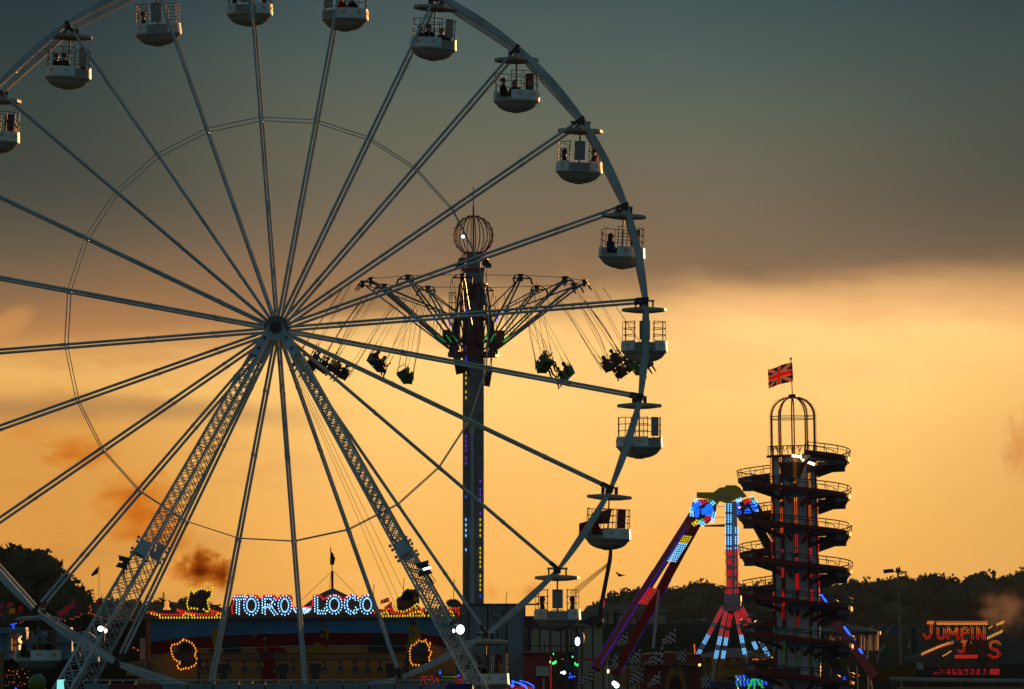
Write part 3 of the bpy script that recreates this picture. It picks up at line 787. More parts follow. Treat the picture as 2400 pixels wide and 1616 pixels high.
# ---- swing seats: origin on the seat surface, hung from a point SWL above
def make_swing(shell):
    g = thing('chain_swing', 'x', 'chain swing', (0, 0, 0), 'double swing seats flying out on chains')
    for s in (-1, 1):
        m = MB(); y = s * .31
        m.box((.14, y, -.03), (.46, .46, .07)); 
        for i in range(5):
            a, b = i / 5, (i + 1) / 5
            m.bar((-.12 - .05 * a, y, a * .54 - .02), (-.12 - .05 * b - .002, y, b * .54), .44 - .16 * b * b, .06, up=(1, 0, 0))
        for q in (-.23, .23): m.add([(-.15, y + q, -.05), (.34, y + q, -.05), (.36, y + q, .10), (.10, y + q, .22), (-.14, y + q, .42), (-.15, y + q + .03 * s, -.05), (.34, y + q + .03 * s, -.05), (.36, y + q + .03 * s, .10), (.10, y + q + .03 * s, .22), (-.14, y + q + .03 * s, .42)], [(0, 1, 2, 3, 4), (9, 8, 7, 6, 5), (0, 5, 6, 1), (1, 6, 7, 2), (2, 7, 8, 3), (3, 8, 9, 4), (4, 9, 5, 0)])
        m.build('seat_shell', shell, g)
    m = MB()
    for s in (-1, 1):
        m.path([(.38, s * .56, .0), (.30, s * .60, .36), (.02, s * .62, .60), (-.14, s * .60, .40), (-.12, s * .58, -.06), (.38, s * .56, .0)], .022, 5)
    m.tube((-.12, -.6, -.07), (-.12, .6, -.07), .025, 5); m.tube((.36, -.58, -.03), (.36, .58, -.03), .025, 5)
    m.build('seat_frame', black, g)
    m = MB(); m.path([(.38, -.58, .28), (.44, -.3, .30), (.44, .3, .30), (.38, .58, .28)], .022, 5)
    for s in (-.3, .3): m.tube((.44, s, .30), (.40, s, -.02), .018, 5)
    m.build('lap_bar', dsteel, g)
    for sx, zt_ in ((.30, .36), (-.10, .45)):
        for s in (-1, 1):
            m = MB(); m.tube((sx, s * .61, zt_), (sx * .5, s * .60, SWL - .2), .0125, 4); m.tube((sx, s * .61, zt_), (sx * .93, s * .61, zt_ + .7), .024, 4); m.build('chain', dsteel, g)
    m = MB(); pts = []
    for i in range(13):
        f = i / 12; pts.append((-.15 + .10 * math.sin(f * 9) * (1 - f), .62 + .09 * math.sin(f * 6 + 1), lerp(.2, SWL - .25, f)))
    m.path(pts, .02, 4); m.build('power_cable', black, g)
    return g
sgreen = make_swing(green_s); samb = make_swing(orange_s)
SW = [ # arm k, kind, tilt, riders
 (0, 0, 34, 2, 'green', 'outermost on the right, behind the wheel rim'), (1, 1, 33, 2, 'amber', 'at right just inside the wheel rim, highest of the cluster'),
 (2, 0, 29, 2, 'green', 'on the near side right of the column, riders\' legs kicked out'), (3, 0, 27, 1, 'green', 'close in front of the column under the carriage'),
 (4, 0, 31, 2, 'green', 'on the near side left of the column'), (5, 1, 33, 2, 'amber', 'at left near the wheel hub, on the near side'),
 (6, 1, 35, 2, 'amber', 'outermost on the left beside the wheel leg'), (7, 1, 33, 2, 'amber', 'at left near the wheel hub, on the far side'),
 (8, 0, 30, 0, 'green', 'empty, on the far side left of the column'), (9, 1, 27, 1, 'amber', 'close behind the column under the carriage'),
 (10, 0, 31, 2, 'green', 'on the far side right of the column, lower than its neighbour'), (11, 1, 34, 2, 'amber', 'at right just inside the wheel rim, far side of the cluster')]
SHORT = ['farthest right behind the rim', 'at right just inside the rim, top', 'near right of the column', 'before the column', 'near left of the column', 'near side by the hub', 'farthest left by the leg', 'far side by the hub', '', 'behind the column', 'far right of the column', 'at right inside the rim, far side']
ug = ua = False; tops = ['black', 'grey', 'blue', 'purple', 'black', 'yellow', 'lblue', 'black', 'red']
pi_ = 0
for k, kind, tilt, nr, cn, wd in SW:
    ph, rd, tn, tip = tips[k]; b = R_(tilt)
    if kind == 0: g = sgreen if not ug else copy_tree(sgreen); ug = True
    else: g = samb if not ua else copy_tree(samb); ua = True
    zax = (-rd * math.sin(b) + Vector((0, 0, math.cos(b)))).normalized()
    xax = (tn * math.cos(R_(12)) - rd.cross(Vector((0, 0, 0)))).normalized(); xax = (tn - zax * tn.dot(zax)).normalized(); yax = zax.cross(xax)
    org = tip + rd * .4 + Vector((0, 0, -.35)) - zax * SWL * 1.15
    Mx = Matrix.Translation(org) @ Matrix((xax, yax, zax)).transposed().to_4x4() @ Matrix.Rotation(R_([8, -10, 4, -6, 12, -8][k % 6]), 4, 'Y') @ Matrix.Scale(1.15, 4)
    g.matrix_world = Mx; WL[g.name] = org; g['label'] = '%s double swing seat %s' % (cn, wd)
    for j in range(nr):
        s = 1 if j == 0 else -1
        tp = tops[pi_ % len(tops)]; pi_ += 1
        person('rider in %s, %s place of the swing %s' % (tp, 'inner' if j == 0 else 'outer', SHORT[k]),
               Mx @ Matrix.Translation((.06, s * .31, .0)), tp, 'jeans', (pi_ % 3 == 0), True, 'riders on the swing seats')
# ================================================================== HELTER SKELTER
HY = 325.0; KH = HY / FPX
hb = at(1873, 1760, HY)
def hz(y): return at(1865, y, HY).z
hs = thing('helter_skelter', 'striped pale tower slide wound by a dark spiral chute with a domed cage', 'helter skelter', (hb.x, HY, 0))
HC0 = Vector((hb.x, HY, 0)); RT = 1.27; zt = hz(1072)
def hp(r, t, z): return HC0 + Vector((r * math.cos(t), r * math.sin(t), z))
m = MB(); m.lathe([(RT, 0), (RT, zt), (.02, zt)], 40, HC0); m.lathe([(RT + .14, 0), (RT + .14, hz(1592)), (RT, hz(1588))], 40, HC0)
tw = m.build('tower_wall', mat('tower_panel', (.42, .43, .46), .6, var=.25, scale=.8), hs)
m = MB()
for x0, x1 in ((1848, 1873), (1873 - 58, 1873 - 36)):
    a = at(x0, 1566, HY - 1.5); b = at(x1, 1579, HY - 1.5); m.box((a + b) / 2, (abs(b.x - a.x), .1, abs(a.z - b.z)))
m.build('vent', black, tw)
LEDC = [(1075, 1178, 'amber', .55), (1178, 1250, 'orange', .75), (1250, 1290, 'red', .5), (1290, 1420, 'red', .62), (1420, 1470, 'dimred', .25), (1470, 1560, 'dgreen', .75)]
for k in range(10):
    t = R_(-90 + 36 * k); m = MB(); rr = RT + .02
    R = Matrix.Rotation(t, 3, 'Z')
    m.box(hp(RT + .03, t, (hz(1588) + zt) / 2), (.12, .20, zt - hz(1588)), 0, R); pil = m.build('pilaster', dred, hs)
    m = MB(); mm = [L['amber'], L['orange'], L['red'], L['dimred'], L['dgreen'], mat('unlit_bulb', (.3, .1, .06), .3)]; nm = ['amber', 'orange', 'red', 'dimred', 'dgreen']
    rnd = random.Random(k * 7 + 3)
    for y0, y1, c, dens in LEDC:
        z = hz(y0)
        on = rnd.random() < dens; run = rnd.randint(2, 9)
        while z > hz(y1):
            for s in (-.055, .055):
                p = hp(RT + .10, t, z) + Vector((-math.sin(t), math.cos(t), 0)) * s + Vector((0, 0, s * .3))
                m.bulb(p, .035, nm.index(c) if on else 5, 1.3)
            z -= .115; run -= 1
            if run <= 0: on = rnd.random() < dens; run = rnd.randint(2, 9) if on else rnd.randint(2, 7)
    m.build('led_strip', mm, pil)
# entry half disc on the front
m = MB(); pts = []
for i in range(13):
    a = PI + PI * i / 12; pts.append(HC0 + Vector((-.18 + .72 * math.cos(a) , -RT - .12, zt - .30 + 1.12 * math.sin(a))))
m.prism(pts, .08); m.build('painted_shield', [mat('shield_brown', (.05, .012, .008), .6)], hs)
# platform and lit ceiling under it
m = MB(); m.lathe([(.02, zt), (1.55, zt), (1.55, zt + .12), (.02, zt + .12)], 24, HC0)
m.add([hp(.6, R_(-80), zt + .01), hp(1.5, R_(-100), zt + .01), hp(2.3, R_(-70), zt - .12), hp(2.9, R_(-40), zt - .3), hp(2.9, R_(-15), zt - .5), hp(1.4, R_(-20), zt - .1)], [(0, 1, 2, 3, 4, 5)])
m.build('platform', dred, hs)
m = MB()
for a, b in (((1868, 1068), (1885, 1071)), ((1892, 1079), (1921, 1090))):
    p, q = at(*a, HY - 1.75), at(*b, HY - 1.9); m.bar(p, q, .12, .16)
m.bar(at(1888, 1066, HY - 1.8), at(1890, 1078, HY - 1.8), .08)
m.build('platform_lamp', emis('warm_tube', (1, .86, .5), 2.2), hs)
m = MB()
for k in range(5): m.path([hp(1.5 + .1 * math.sin(i), R_(-150 + k * 16 + i * 3), zt + .45 + .2 * math.sin(i * 2.0)) for i in range(5)], .03, 4)
for k in range(12):
    t = R_(-165 + 12 * k); m.tube(hp(1.52, t, zt + .1), hp(1.52, t, zt + .62), .02, 4)
m.path([hp(1.52, R_(-165 + 12 * k), zt + .62) for k in range(12)], .028, 5)
m.build('platform_rail', dred, hs)
# domed cage
m = MB(); zd = hz(981); ztop = hz(932); rc = 1.28
def cagept(t, f):
    if f < .55: return hp(rc, t, lerp(zt + .1, zd, f / .55))
    a = (f - .55) / .45 * PI / 2; return hp(rc * math.cos(a) + .1 * math.sin(a), t, zd + (ztop - zd) * math.sin(a))
for k in range(10):
    t = R_(-90 + 36 * k); m.path([cagept(t, i / 18) for i in range(19)], .042, 5)
m.path([hp(rc, 2 * PI * i / 20, zd - .05) for i in range(20)], .02, 4, closed=True)
m.path([hp(rc, 2 * PI * i / 20, zd + .12) for i in range(20)], .016, 4, closed=True)
m.lathe([(.22, ztop - .06), (.24, ztop + .16), (.02, ztop + .2)], 12, HC0)
cg = m.build('dome_cage', mat('cage_paint', (.05, .03, .02), .5), hs)
for k in range(10):
    t = R_(-90 + 36 * k); m = MB()
    for i in range(30):
        f = .05 + .93 * i / 30; p = cagept(t, f); o_ = Vector((math.cos(t), math.sin(t), .3)) * .09
        m.bulb(p + o_, .036, (i // 2 + k) % 3 % 2 if k % 2 else 0 if i % 3 else 1)
    m.build('bulb_row', [mat('unlit_bulb', (.3, .1, .06), .3), L['red']], cg)
m = MB(); m.tube(HC0 + Vector((0, 0, ztop)), HC0 + Vector((-.05, 0, hz(843))), .025, 6); m.ball(HC0 + Vector((-.05, 0, hz(841))), .07, n=8); m.build('flag_mast', dsteel, hs)
# spiral chute
PIT = 87.4 * KH; th0 = 270.0; zs = hz(1063)
def cz(deg): return zs - PIT * (deg - th0) / 360
RI, RO = 2.42, 3.16
def strip(m, ra, za, rb_, zb_, d0, d1, st_=7.5, mi=0):
    n = int((d1 - d0) / st_); vs = []; fs = []
    for i in range(n + 1):
        d = d0 + st_ * i; t = R_(d); z = cz(d); vs += [hp(ra, t, z + za), hp(rb_, t, z + zb_)]
    for i in range(n): o = 2 * i; fs.append((o, o + 2, o + 3, o + 1))
    m.add(vs, fs, mi)
d0, d1 = 282.0, 270 + 360 * 7.0
m = MB()
for a in ((RI, 0, RO, 0), (RO, 0, RO + .03, .17), (RO + .03, .17, RO + .06, .17), (RO + .06, .17, RO + .03, -.06), (RO + .03, -.06, RI, -.06), (RI, -.06, RI, .2), (RI + .03, .2, RI + .03, 0)): strip(m, *a, d0, d1)
chute = m.build('spiral_chute', dred, hs)
m = MB()
def hel(r, z_, a, b, s): return [hp(r, R_(a + i * s), cz(a + i * s) + z_) for i in range(int((b - a) / s) + 1)]
m.path(hel(RO + .08, .62, d0, d1, 7.5), .034, 5); m.path(hel(RO + .06, .44, d0, d1, 7.5), .016, 4); m.path(hel(RI, .50, d0, d1, 7.5), .022, 4); m.path(hel(1.95, -.05, d0, d1, 7.5), .03, 4)
d = d0
while d < d1:
    t = R_(d); z = cz(d); m.tube(hp(RO + .04, t, z + .2), hp(RO + .10, t, z + .62), .022, 4); m.tube(hp(RI, t, z), hp(RI, t, z + .5), .018, 4); m.tube(hp(1.9, t, z - .05), hp(RI, t, z - .03), .022, 4); d += 18
m.build('chute_handrail', dsteel, chute)
d = d0 + 4; 
while d < d1:
    t = R_(d); z = cz(d); w_ = R_(30); m = MB()
    T = Vector((-math.sin(t), math.cos(t), 0)) * .07
    for pts in ([hp(RT, t, z - .08), hp(RO, t, z - .08), hp(RO - .05, t, z - .22), hp(RT, t, z - .26)], [hp(RT, t, z - .62), hp(RT, t, z - .82), hp(RI + .15, t, z - .40), hp(RO - .3, t, z - .22), hp(RO - .6, t, z - .20)]):
        m.prism([p - T for p in pts], 1, d=tuple(T * 2))
    # stepped soffit box
    zz = z - .10; vs = []
    big = int((d - d0) / 30) % 2
    for rr in (RI + .1, RO - .06):
        for tt in (t, t + w_ * .80):
            for q in (0, -.30 if big else -.14): vs.append(hp(rr, tt, (cz(d) if tt == t else cz(d + 26)) - .07 if q == 0 else zz + q - .05))
    m.add(vs, [(0, 1, 3, 2), (4, 6, 7, 5), (0, 4, 5, 1), (2, 3, 7, 6), (1, 5, 7, 3)])
    m.build('chute_bracket', navy, chute); d += 30
hs.rotation_euler = (0, R_(-.95), 0)
# flags ----------------------------------------------------------
fr, fw, fb = mat('flag_red', (.85, .07, .03), .8, trans=.8), mat('flag_white', (.62, .55, .48), .8, trans=.75), mat('flag_blue', (.10, .11, .20), .8, trans=.75)
fy = mat('flag_yellow', (.35, .2, .01), .8); fk = mat('flag_black', (.012, .014, .03), .8)
def jack(u, v):
    x, y = (u - .5) * 2, (v - .5); 
    if abs(x) < .13 or abs(y) < .11: return 0
    if abs(x) < .21 or abs(y) < .18: return 1
    dg = min(abs(x / 2 - y), abs(x / 2 + y))
    return 0 if dg < .03 else 1 if dg < .10 else 2
def pxq(pts, Y): return [at(x, y, Y + d) for (x, y, d) in pts]
cloth('union_flag', pxq([(1799.5, 867, 1.2), (1855, 849.5, 0), (1856.5, 893.5, 0), (1799, 911, 1.2)], HY), 48, 30, jack, [fr, fw, fb], 'red white and blue crossed flag flying on the mast of the helter skelter', 'flag', wave=.10, waves=1.1)

# ================================================================== PENDULUM RIDE
PYY = 345.0; KP = PYY / FPX
pr = thing('pendulum_ride', 'giant swinging claw ride with red legs, yellow gearbox and lit round panels', 'pendulum ride', at(1716, 1716, PYY))
zz_ = Z(1590, 1130, 9.704)
def zpts(z_, l): return [z_(*p) for p in l]
m = MB(); m.pp(zpts(zz_, [(430, 235), (800, 235), (940, 130), (1085, 110), (1085, 75), (1310, 75), (1400, 130), (1560, 330), (1400, 385), (1090, 470), (950, 430), (880, 520), (840, 600), (700, 380), (430, 350)]), PYY - .6, 1.3)
gb = m.build('gearbox', yel, pr)
m = MB(); m.pp(zpts(zz_, [(880, 290), (960, 280), (1170, 290), (1170, 340), (960, 340)]), PYY - .68, .08); m.build('motor', steel, gb)
m = MB(); m.pp(zpts(zz_, [(600, 985), (1060, 960), (1060, 1016), (600, 1016)]), PYY - .3, .8)
m.path([at(*zz_(x, y), PYY + .2) for x, y in ((870, 555), (1060, 555))], .02, 4); m.path([at(*zz_(x, y), PYY + .2) for x, y in ((830, 805), (1060, 805))], .02, 4)
m.path([at(*zz_(x, y), PYY + .2) for x, y in ((1830, 525), (1960, 525), (2010, 560), (2030, 620), (2030, 750), (1960, 755), (2110, 740))], .022, 4)
m.build('walkway', black, pr)
def ledline(pts, Y, step, r, mb, mi, rows=((0, 0),), st_=1.6):
    for p, d in resample([at(x, y, Y) for x, y in pts], step):
        nn = Vector((-d.z, 0, d.x))
        for o_, al in rows: mb.bulb(p + nn * o_ + d * al, r, mi, st_)
def roundpanel(outl, squig, reds, greens, whites, yel_):
    m = MB(); m.pp(zpts(zz_, outl), PYY - 1.1, .3); pn = m.build('light_panel', mat('panel_blue', (.01, .02, .06), .4), pr)
    m = MB()
    for s_ in squig:
        ledline([zz_(*p) for p in s_], PYY - 1.18, .085, .055, m, 0, ((-.09, 0), (0, .04), (.09, 0)))
    m.build('led_figure', [emis('panel_led', (.01, .13, 1), 1.3)], pn)
    m = MB()
    for i, gset in enumerate((reds, greens, whites, yel_)):
        for s_ in gset: ledline([zz_(*p) for p in s_], PYY - 1.18, .14, .055, m, i, ((-.07, 0), (.07, .03)))
    m.build('led_edge', [L['red'], L['green'], L['cyan'], L['yellow']], pn)
roundpanel([(320, 470), (480, 405), (740, 395), (870, 590), (810, 810), (600, 1000), (370, 920), (350, 700), (295, 640)],
           [[(500, 480), (440, 520), (350, 560), (330, 650)], [(430, 620), (430, 720), (400, 800)], [(560, 620), (575, 730)], [(600, 600), (650, 700), (660, 760)], [(690, 510), (740, 600), (770, 690), (740, 770)], [(655, 540), (690, 640)]],
           [[(520, 480), (600, 430), (690, 420)], [(590, 880), (650, 820), (720, 790)]], [[(700, 420), (720, 460)], [(510, 860), (560, 910)]], [[(370, 440), (440, 420)], [(300, 600), (305, 780)], [(760, 460), (830, 520)], [(820, 700), (770, 920)], [(490, 920), (590, 980)]], [[(340, 930), (400, 1000)], [(390, 900), (470, 920)]])
roundpanel([(1270, 500), (1500, 395), (1700, 350), (1840, 520), (1960, 750), (2000, 940), (1850, 900), (1600, 890), (1380, 860), (1280, 700)],
           [[(1290, 590), (1370, 520)], [(1350, 590), (1390, 740)], [(1560, 620), (1600, 690), (1640, 750)], [(1550, 660), (1560, 730)], [(1660, 480), (1710, 560), (1770, 640)], [(1720, 720), (1740, 760)]],
           [[(1500, 470), (1560, 420), (1640, 400)], [(1570, 860), (1640, 800), (1700, 770)]], [[(1650, 400), (1680, 440)]], [[(1320, 440), (1420, 400)], [(1650, 330), (1680, 370)], [(1270, 560), (1290, 700)], [(1710, 430), (1800, 510)], [(1770, 640), (1800, 740)], [(1820, 920), (1880, 930)]], [[(1790, 700), (1870, 800)], [(1900, 920), (1950, 930)]])
def leg2(a, b, w, Y0, Y1, mb, mi=0):
    p, q = at(*a, Y0), at(*b, Y1); mb.bar(p, q, w, w * .8, mi, up=(0, 1, 0)); return p, q
neon = emis('violet_neon', (.09, .03, .85), .22); neonb = emis('blue_neon', (.02, .10, 1), 2.4)
for side in (0, 1):
    for s in (0, 1):
        m = MB()
        if side == 0: a, b = ((1624, 1208), (1396, 1568)) if s == 0 else ((1640, 1214), (1440, 1580))
        else: a, b = ((1792, 1222), (2052, 1590)) if s == 0 else ((1776, 1236), (1980, 1600))
        y0, y1 = PYY - .2, (PYY - 5 if s == 0 else PYY + 4)
        p, q = leg2(a, b, .55, y0, y1, m); lg = m.build('leg', mat('leg_red', (.30, .018, .012), .5) if side == 0 or s == 0 else black, pr)
        d = (q - p).normalized(); n_ = Vector((d.z, 0, -d.x)) if side == 0 else Vector((-d.z, 0, d.x)); off = Vector((0, -.26, 0))
        m = MB(); ln = (q - p).length
        if side == 0:
            for t0, t1 in ((.38, 1.0),): m.tube(p + d * ln * t0 + n_ * (.30 if s == 0 else -.30) + off * .5, p + d * ln * t1 + n_ * (.30 if s == 0 else -.30) + off * .5, .030, 5)
            if s == 0: m.tube(p + d * ln * .08 - n_ * .05 + off * 1.1, p + d * ln * .96 - n_ * .12 + off * 1.1, .045, 5)
            m.build('neon_tube', neon, lg)
        elif s == 0:
            for u, v_ in (((1923, 1392), (1943, 1419)), ((1953, 1436), (1958, 1443)), ((1978, 1469), (1994, 1491)), ((2013, 1521), (2030, 1543))): m.tube(at(*u, PYY - 4.5), at(*v_, PYY - 4.5), .07, 6)
            m.build('neon_tube', neonb, lg)
m = MB()
for i, (a, b, c) in enumerate((((1611, 1258), (1600, 1276), 0), ((1600, 1276), (1573, 1318), 1), ((1531, 1381), (1506, 1416), 2))):
    ledline([a, b], PYY - 2.0 - i * 1.2, .15, .045, m, (3, 1, 2)[i] if 0 else i, ((-.2, .1), (-.1, .05), (0, 0), (.1, -.05), (.2, -.1)), 1.4)
m.build('led_patch', [L['yellow'], L['cyan'], L['red']], pr)
m = MB(); m.tube(at(1544, 1384, PYY - 3), at(1531, 1520, PYY - 3), .09, 6); m.build('strut', steel, pr)
# pendulum arm and claw
m = MB(); a, b = at(1713, 1176, PYY - .9), at(1717, 1400, PYY - .9); armw = 33 * KP
m.bar(a, b, armw * .8, armw * .8, 0, up=(0, 1, 0)); m.tube(at(1717, 1394, PYY - .9), at(1717.5, 1410, PYY - .9), armw * .62, 16, 0); m.tube(at(1717.5, 1410, PYY - .9), at(1718, 1432, PYY - .9), armw * .62, 16, 0, r2=armw * .5)
pa = m.build('pendulum_arm', mat('arm_grey', (.28, .28, .32), .45), pr)
for x, c0_ in ((1700.5, 0), (1710, 1), (1727, 2)):
    m = MB(); y = 1182 if c0_ < 2 else 1238
    while y < 1392:
        blk = (int((y - 1182) / 6.3) % 4 != 3)
        if blk:
            for q in ((-3, 3) if c0_ else (0,)): m.bulb(at(x + q, y, PYY - 1.45), .043, 0 if y < 1289 else 1, 1.5)
        y += 5.2
    m.build('led_column', [L['cyan'], L['red']], pa)
claw = [((1695, 1422), (1632, 1542), (1604, 1600), -1.6), ((1702, 1430), (1677, 1542), (1668, 1600), -1.9), ((1713, 1436), (1694, 1542), (1684, 1600), 1.9), ((1724, 1430), (1746, 1536), (1763, 1582), -1.9), ((1737, 1422), (1800, 1536), (1822, 1590), -1.2), ((1728, 1424), (1772, 1520), (1800, 1585), 1.5)]
for i, (a, b, c, dy) in enumerate(claw):
    m = MB(); p, q, r = at(*a, PYY - .9), at(*b, PYY - .9 + dy), at(*c, PYY - .9 + dy * 1.2)
    m.bar(p, q, .27, .26, 0, up=(0, 1, 0)); m.bar(q, r, .25, .24, 1, up=(0, 1, 0)); lg = m.build('claw_leg', [mat('arm_grey', (.28, .28, .32)), mat('claw_ochre', (.30, .20, .06), .5)], pr)
    m = MB(); d = (q - p); fr_ = Vector((0, -.22, 0)); nn = Vector((-d.z, 0, d.x)).normalized()
    if i == 2: pass
    for t0, t1, ci in ((.05, .32, 1), (.42, .56, 1), (.57, .74, 0), (.86, 1.02, 0)):
        k = t0
        while k < t1:
            for o_ in (-.09, 0, .09): m.bulb(p + d * k + nn * o_ + fr_, .031, ci, 1.5)
            k += .036
    m.build('led_patch', [L['cyan'], L['red']], lg)
m = MB(); zr = at(1715, 1600, PYY).z; cc = at(1715, 1600, PYY - .9); cc.z = zr
m.lathe([(2.6, -.25), (3.0, -.25), (3.0, .1), (2.6, .1), (2.6, -.25)], 30, cc); ring = m.build('seat_ring', navy, pr)
for k in range(16):
    t = 2 * PI * k / 16; m = MB(); c = cc + Vector((3.25 * math.cos(t), 3.25 * math.sin(t), -.9)); Rm = Matrix.Rotation(t, 3, 'Z')
    m.box(c, (.12, .46, 1.1), 0, Rm); m.box(c + Rm @ Vector((.25, 0, -.45)), (.5, .46, .1), 0, Rm); 
    for s in (-1, 1): m.bar(c + Rm @ Vector((.02, s * .2, .5)), c + Rm @ Vector((.4, s * .14, .0)), .07)
    m.build('seat', navy, ring)
m = MB()
for i in range(4):
    for j in range(9): m.box(at(1613 + i * 6.5 + j * .9, 1588 + j * 3.4, PYY - 4.2), (.12, .05, .10))
for i in range(9):
    for j in range(4): m.box(at(1726 + i * 8.5 + (j % 2) * 2, 1587 + j * 6.5 - i * .5, PYY - 4.6), (.10, .05, .17), 0 if (i + j) % 3 else 1)
for (x0, x1) in ((1766, 1754), (1768, 1768), (1771, 1790)):
    for j in range(6): m.bulb(at(lerp(x0, x1, j / 5), 1590 + j * 5, PYY - 4.9), .07, 1, 1.5)
m.build('led_panel', [L['blue'], L['green']], ring)
m = MB(); m.pp([(1722, 1584), (1805, 1578), (1806, 1583), (1723, 1590)], PYY - 4.5, .3); m.build('canopy_edge', mat('pale_lilac', (.2, .2, .35), .5), ring)

# ================================================================== BULL RIDE
TY = 305.0; KT = TY / FPX
z2 = Z(330, 1350, 5.8225); z3 = Z(700, 1350, 5.8225)
tr = thing('bull_ride', 'long painted fairground backdrop reading TORO LOCO in white bulbs', 'bull ride', (at(700, 1450, TY).x, TY, 0))
def px2(l): return [z2(*p) for p in l]
def px3(l): return [z3(*p) for p in l]
G0 = 1760
m = MB(); m.pp([(345, 1449), (1066, 1446), (1066, G0), (345, G0)], TY, .25)
wall = m.build('backdrop', mat('mural_sand', (.36, .15, .03), .75, var=.3, scale=.5), tr)
m = MB(); m.pp(px2([(130, 590)]) + px3([(2130, 572), (2130, 860), (1700, 795), (1200, 780), (420, 775)]) + px2([(1500, 800), (1150, 815), (560, 845), (130, 912)]), TY - .03, .03)
m.build('painted_sea', mat('mural_sea', (.015, .13, .29), .7, var=.5, scale=.35), wall)
m = MB(); m.pp(px2([(130, 912), (560, 845), (1150, 815), (1500, 800)]) + px3([(420, 775), (1200, 780), (1700, 795), (2130, 860), (2130, 1030), (1850, 948), (1200, 960), (400, 955)]) + px2([(1900, 965), (1300, 985), (700, 1000), (130, 1095)]), TY - .03, .03)
m.build('painted_barrier', mat('mural_red', (.11, .012, .010), .8), wall)
m = MB(); pts = [at(*p, TY - .035) for p in px2([(130, 1098), (700, 1003), (1300, 988), (1900, 968)]) + px3([(400, 958), (1200, 963), (1850, 951), (2130, 1033)])]; m.path(pts, .03, 4)
m.build('painted_line', mat('mural_white', (.3, .3, .3), .8), wall)
m = MB(); m.pp(px2([(65, 560), (130, 560), (130, 1400), (60, 1400)]), TY - .06, .12, 0); m.pp(px2([(108, 590), (130, 590), (130, 1180), (108, 1180)]), TY - .09, .03, 1)
m.build('side_post', [redp, ochre], tr)
# painted figures
mf = {n: mat('mural_' + n, c, .8) for n, c in dict(bull=(.03, .03, .035), gown=(.22, .008, .01), yellowcoat=(.28, .17, .01), flesh=(.22, .10, .04), blackhair=(.012, .008, .008), bluecoat=(.04, .13, .16)).items()}
def fig(name, parts, zf, lab):
    m = MB(); mats = []
    for i, (mn, poly) in enumerate(parts):
        if mf[mn] not in mats: mats.append(mf[mn])
        m.pp([zf(*p) for p in poly], TY - .05 - .004 * i, .02, mats.index(mf[mn]))
    o = m.build(name, mats, wall); o['label'] = lab
def ell(cx, cy, rx, ry, n=12): return [(cx + rx * math.cos(2 * PI * i / n), cy + ry * math.sin(2 * PI * i / n)) for i in range(n)]
fig('painted_figure', [('gown', [(920, 1010), (960, 860), (1000, 830), (1060, 1000), (1050, 1100)]), ('yellowcoat', [(985, 740), (1040, 700), (1110, 710), (1130, 800), (1080, 950), (1040, 1040), (985, 960), (975, 850)]), ('blackhair', ell(1100, 690, 30, 26)), ('flesh', ell(1098, 720, 20, 28))], z2, 'painted matador in yellow beside a bull')
fig('painted_figure', [('gown', [(1490, 860), (1560, 880), (1640, 900), (1700, 930), (1800, 900), (1990, 1020), (1960, 1050), (1820, 1040), (1830, 1200), (1870, 1440), (1640, 1440), (1680, 1200), (1610, 1040)]), ('flesh', [(1500, 850), (1640, 740), (1655, 760), (1530, 870)]), ('blackhair', ell(1700, 850, 48, 65)), ('flesh', ell(1698, 860, 28, 40)), ('flesh', [(1670, 950), (1730, 950), (1715, 1040), (1680, 1040)])], z2, 'painted woman in a long red gown with one arm raised')
fig('painted_figure', [('yellowcoat', [(140, 1050), (215, 920), (290, 900), (410, 940), (400, 1060)]), ('yellowcoat', [(360, 720), (410, 715), (405, 860), (370, 870)]), ('flesh', [(300, 640), (325, 600), (345, 650), (385, 720), (360, 745), (310, 680)]), ('blackhair', ell(320, 800, 50, 55)), ('flesh', ell(322, 820, 30, 42)), ('gown', [(265, 900), (390, 890), (400, 970), (300, 940)])], z3, 'painted woman in yellow waving')
fig('painted_figure', [('yellowcoat', [(1495, 700), (1520, 660), (1600, 670), (1650, 770), (1680, 850), (1590, 960), (1510, 960)]), ('bluecoat', [(1530, 740), (1560, 730), (1600, 830), (1540, 830)]), ('bluecoat', [(1492, 720), (1515, 800), (1515, 960), (1490, 960)]), ('blackhair', ell(1558, 660, 36, 32)), ('flesh', ell(1560, 690, 24, 30))], z3, 'painted matador in yellow and blue')
fig('painted_bull', [('bull', [(1130, 1060), (1130, 920), (1180, 850), (1290, 830), (1360, 920), (1370, 1060), (1290, 1040)])], z2, 'painted dark bull with lowered head')
fig('painted_bull', [('bull', [(940, 1040), (980, 860), (1040, 790), (1300, 810), (1420, 880), (1480, 1010), (1440, 1045), (1150, 1045)])], z3, 'painted grey bull seen from the side')
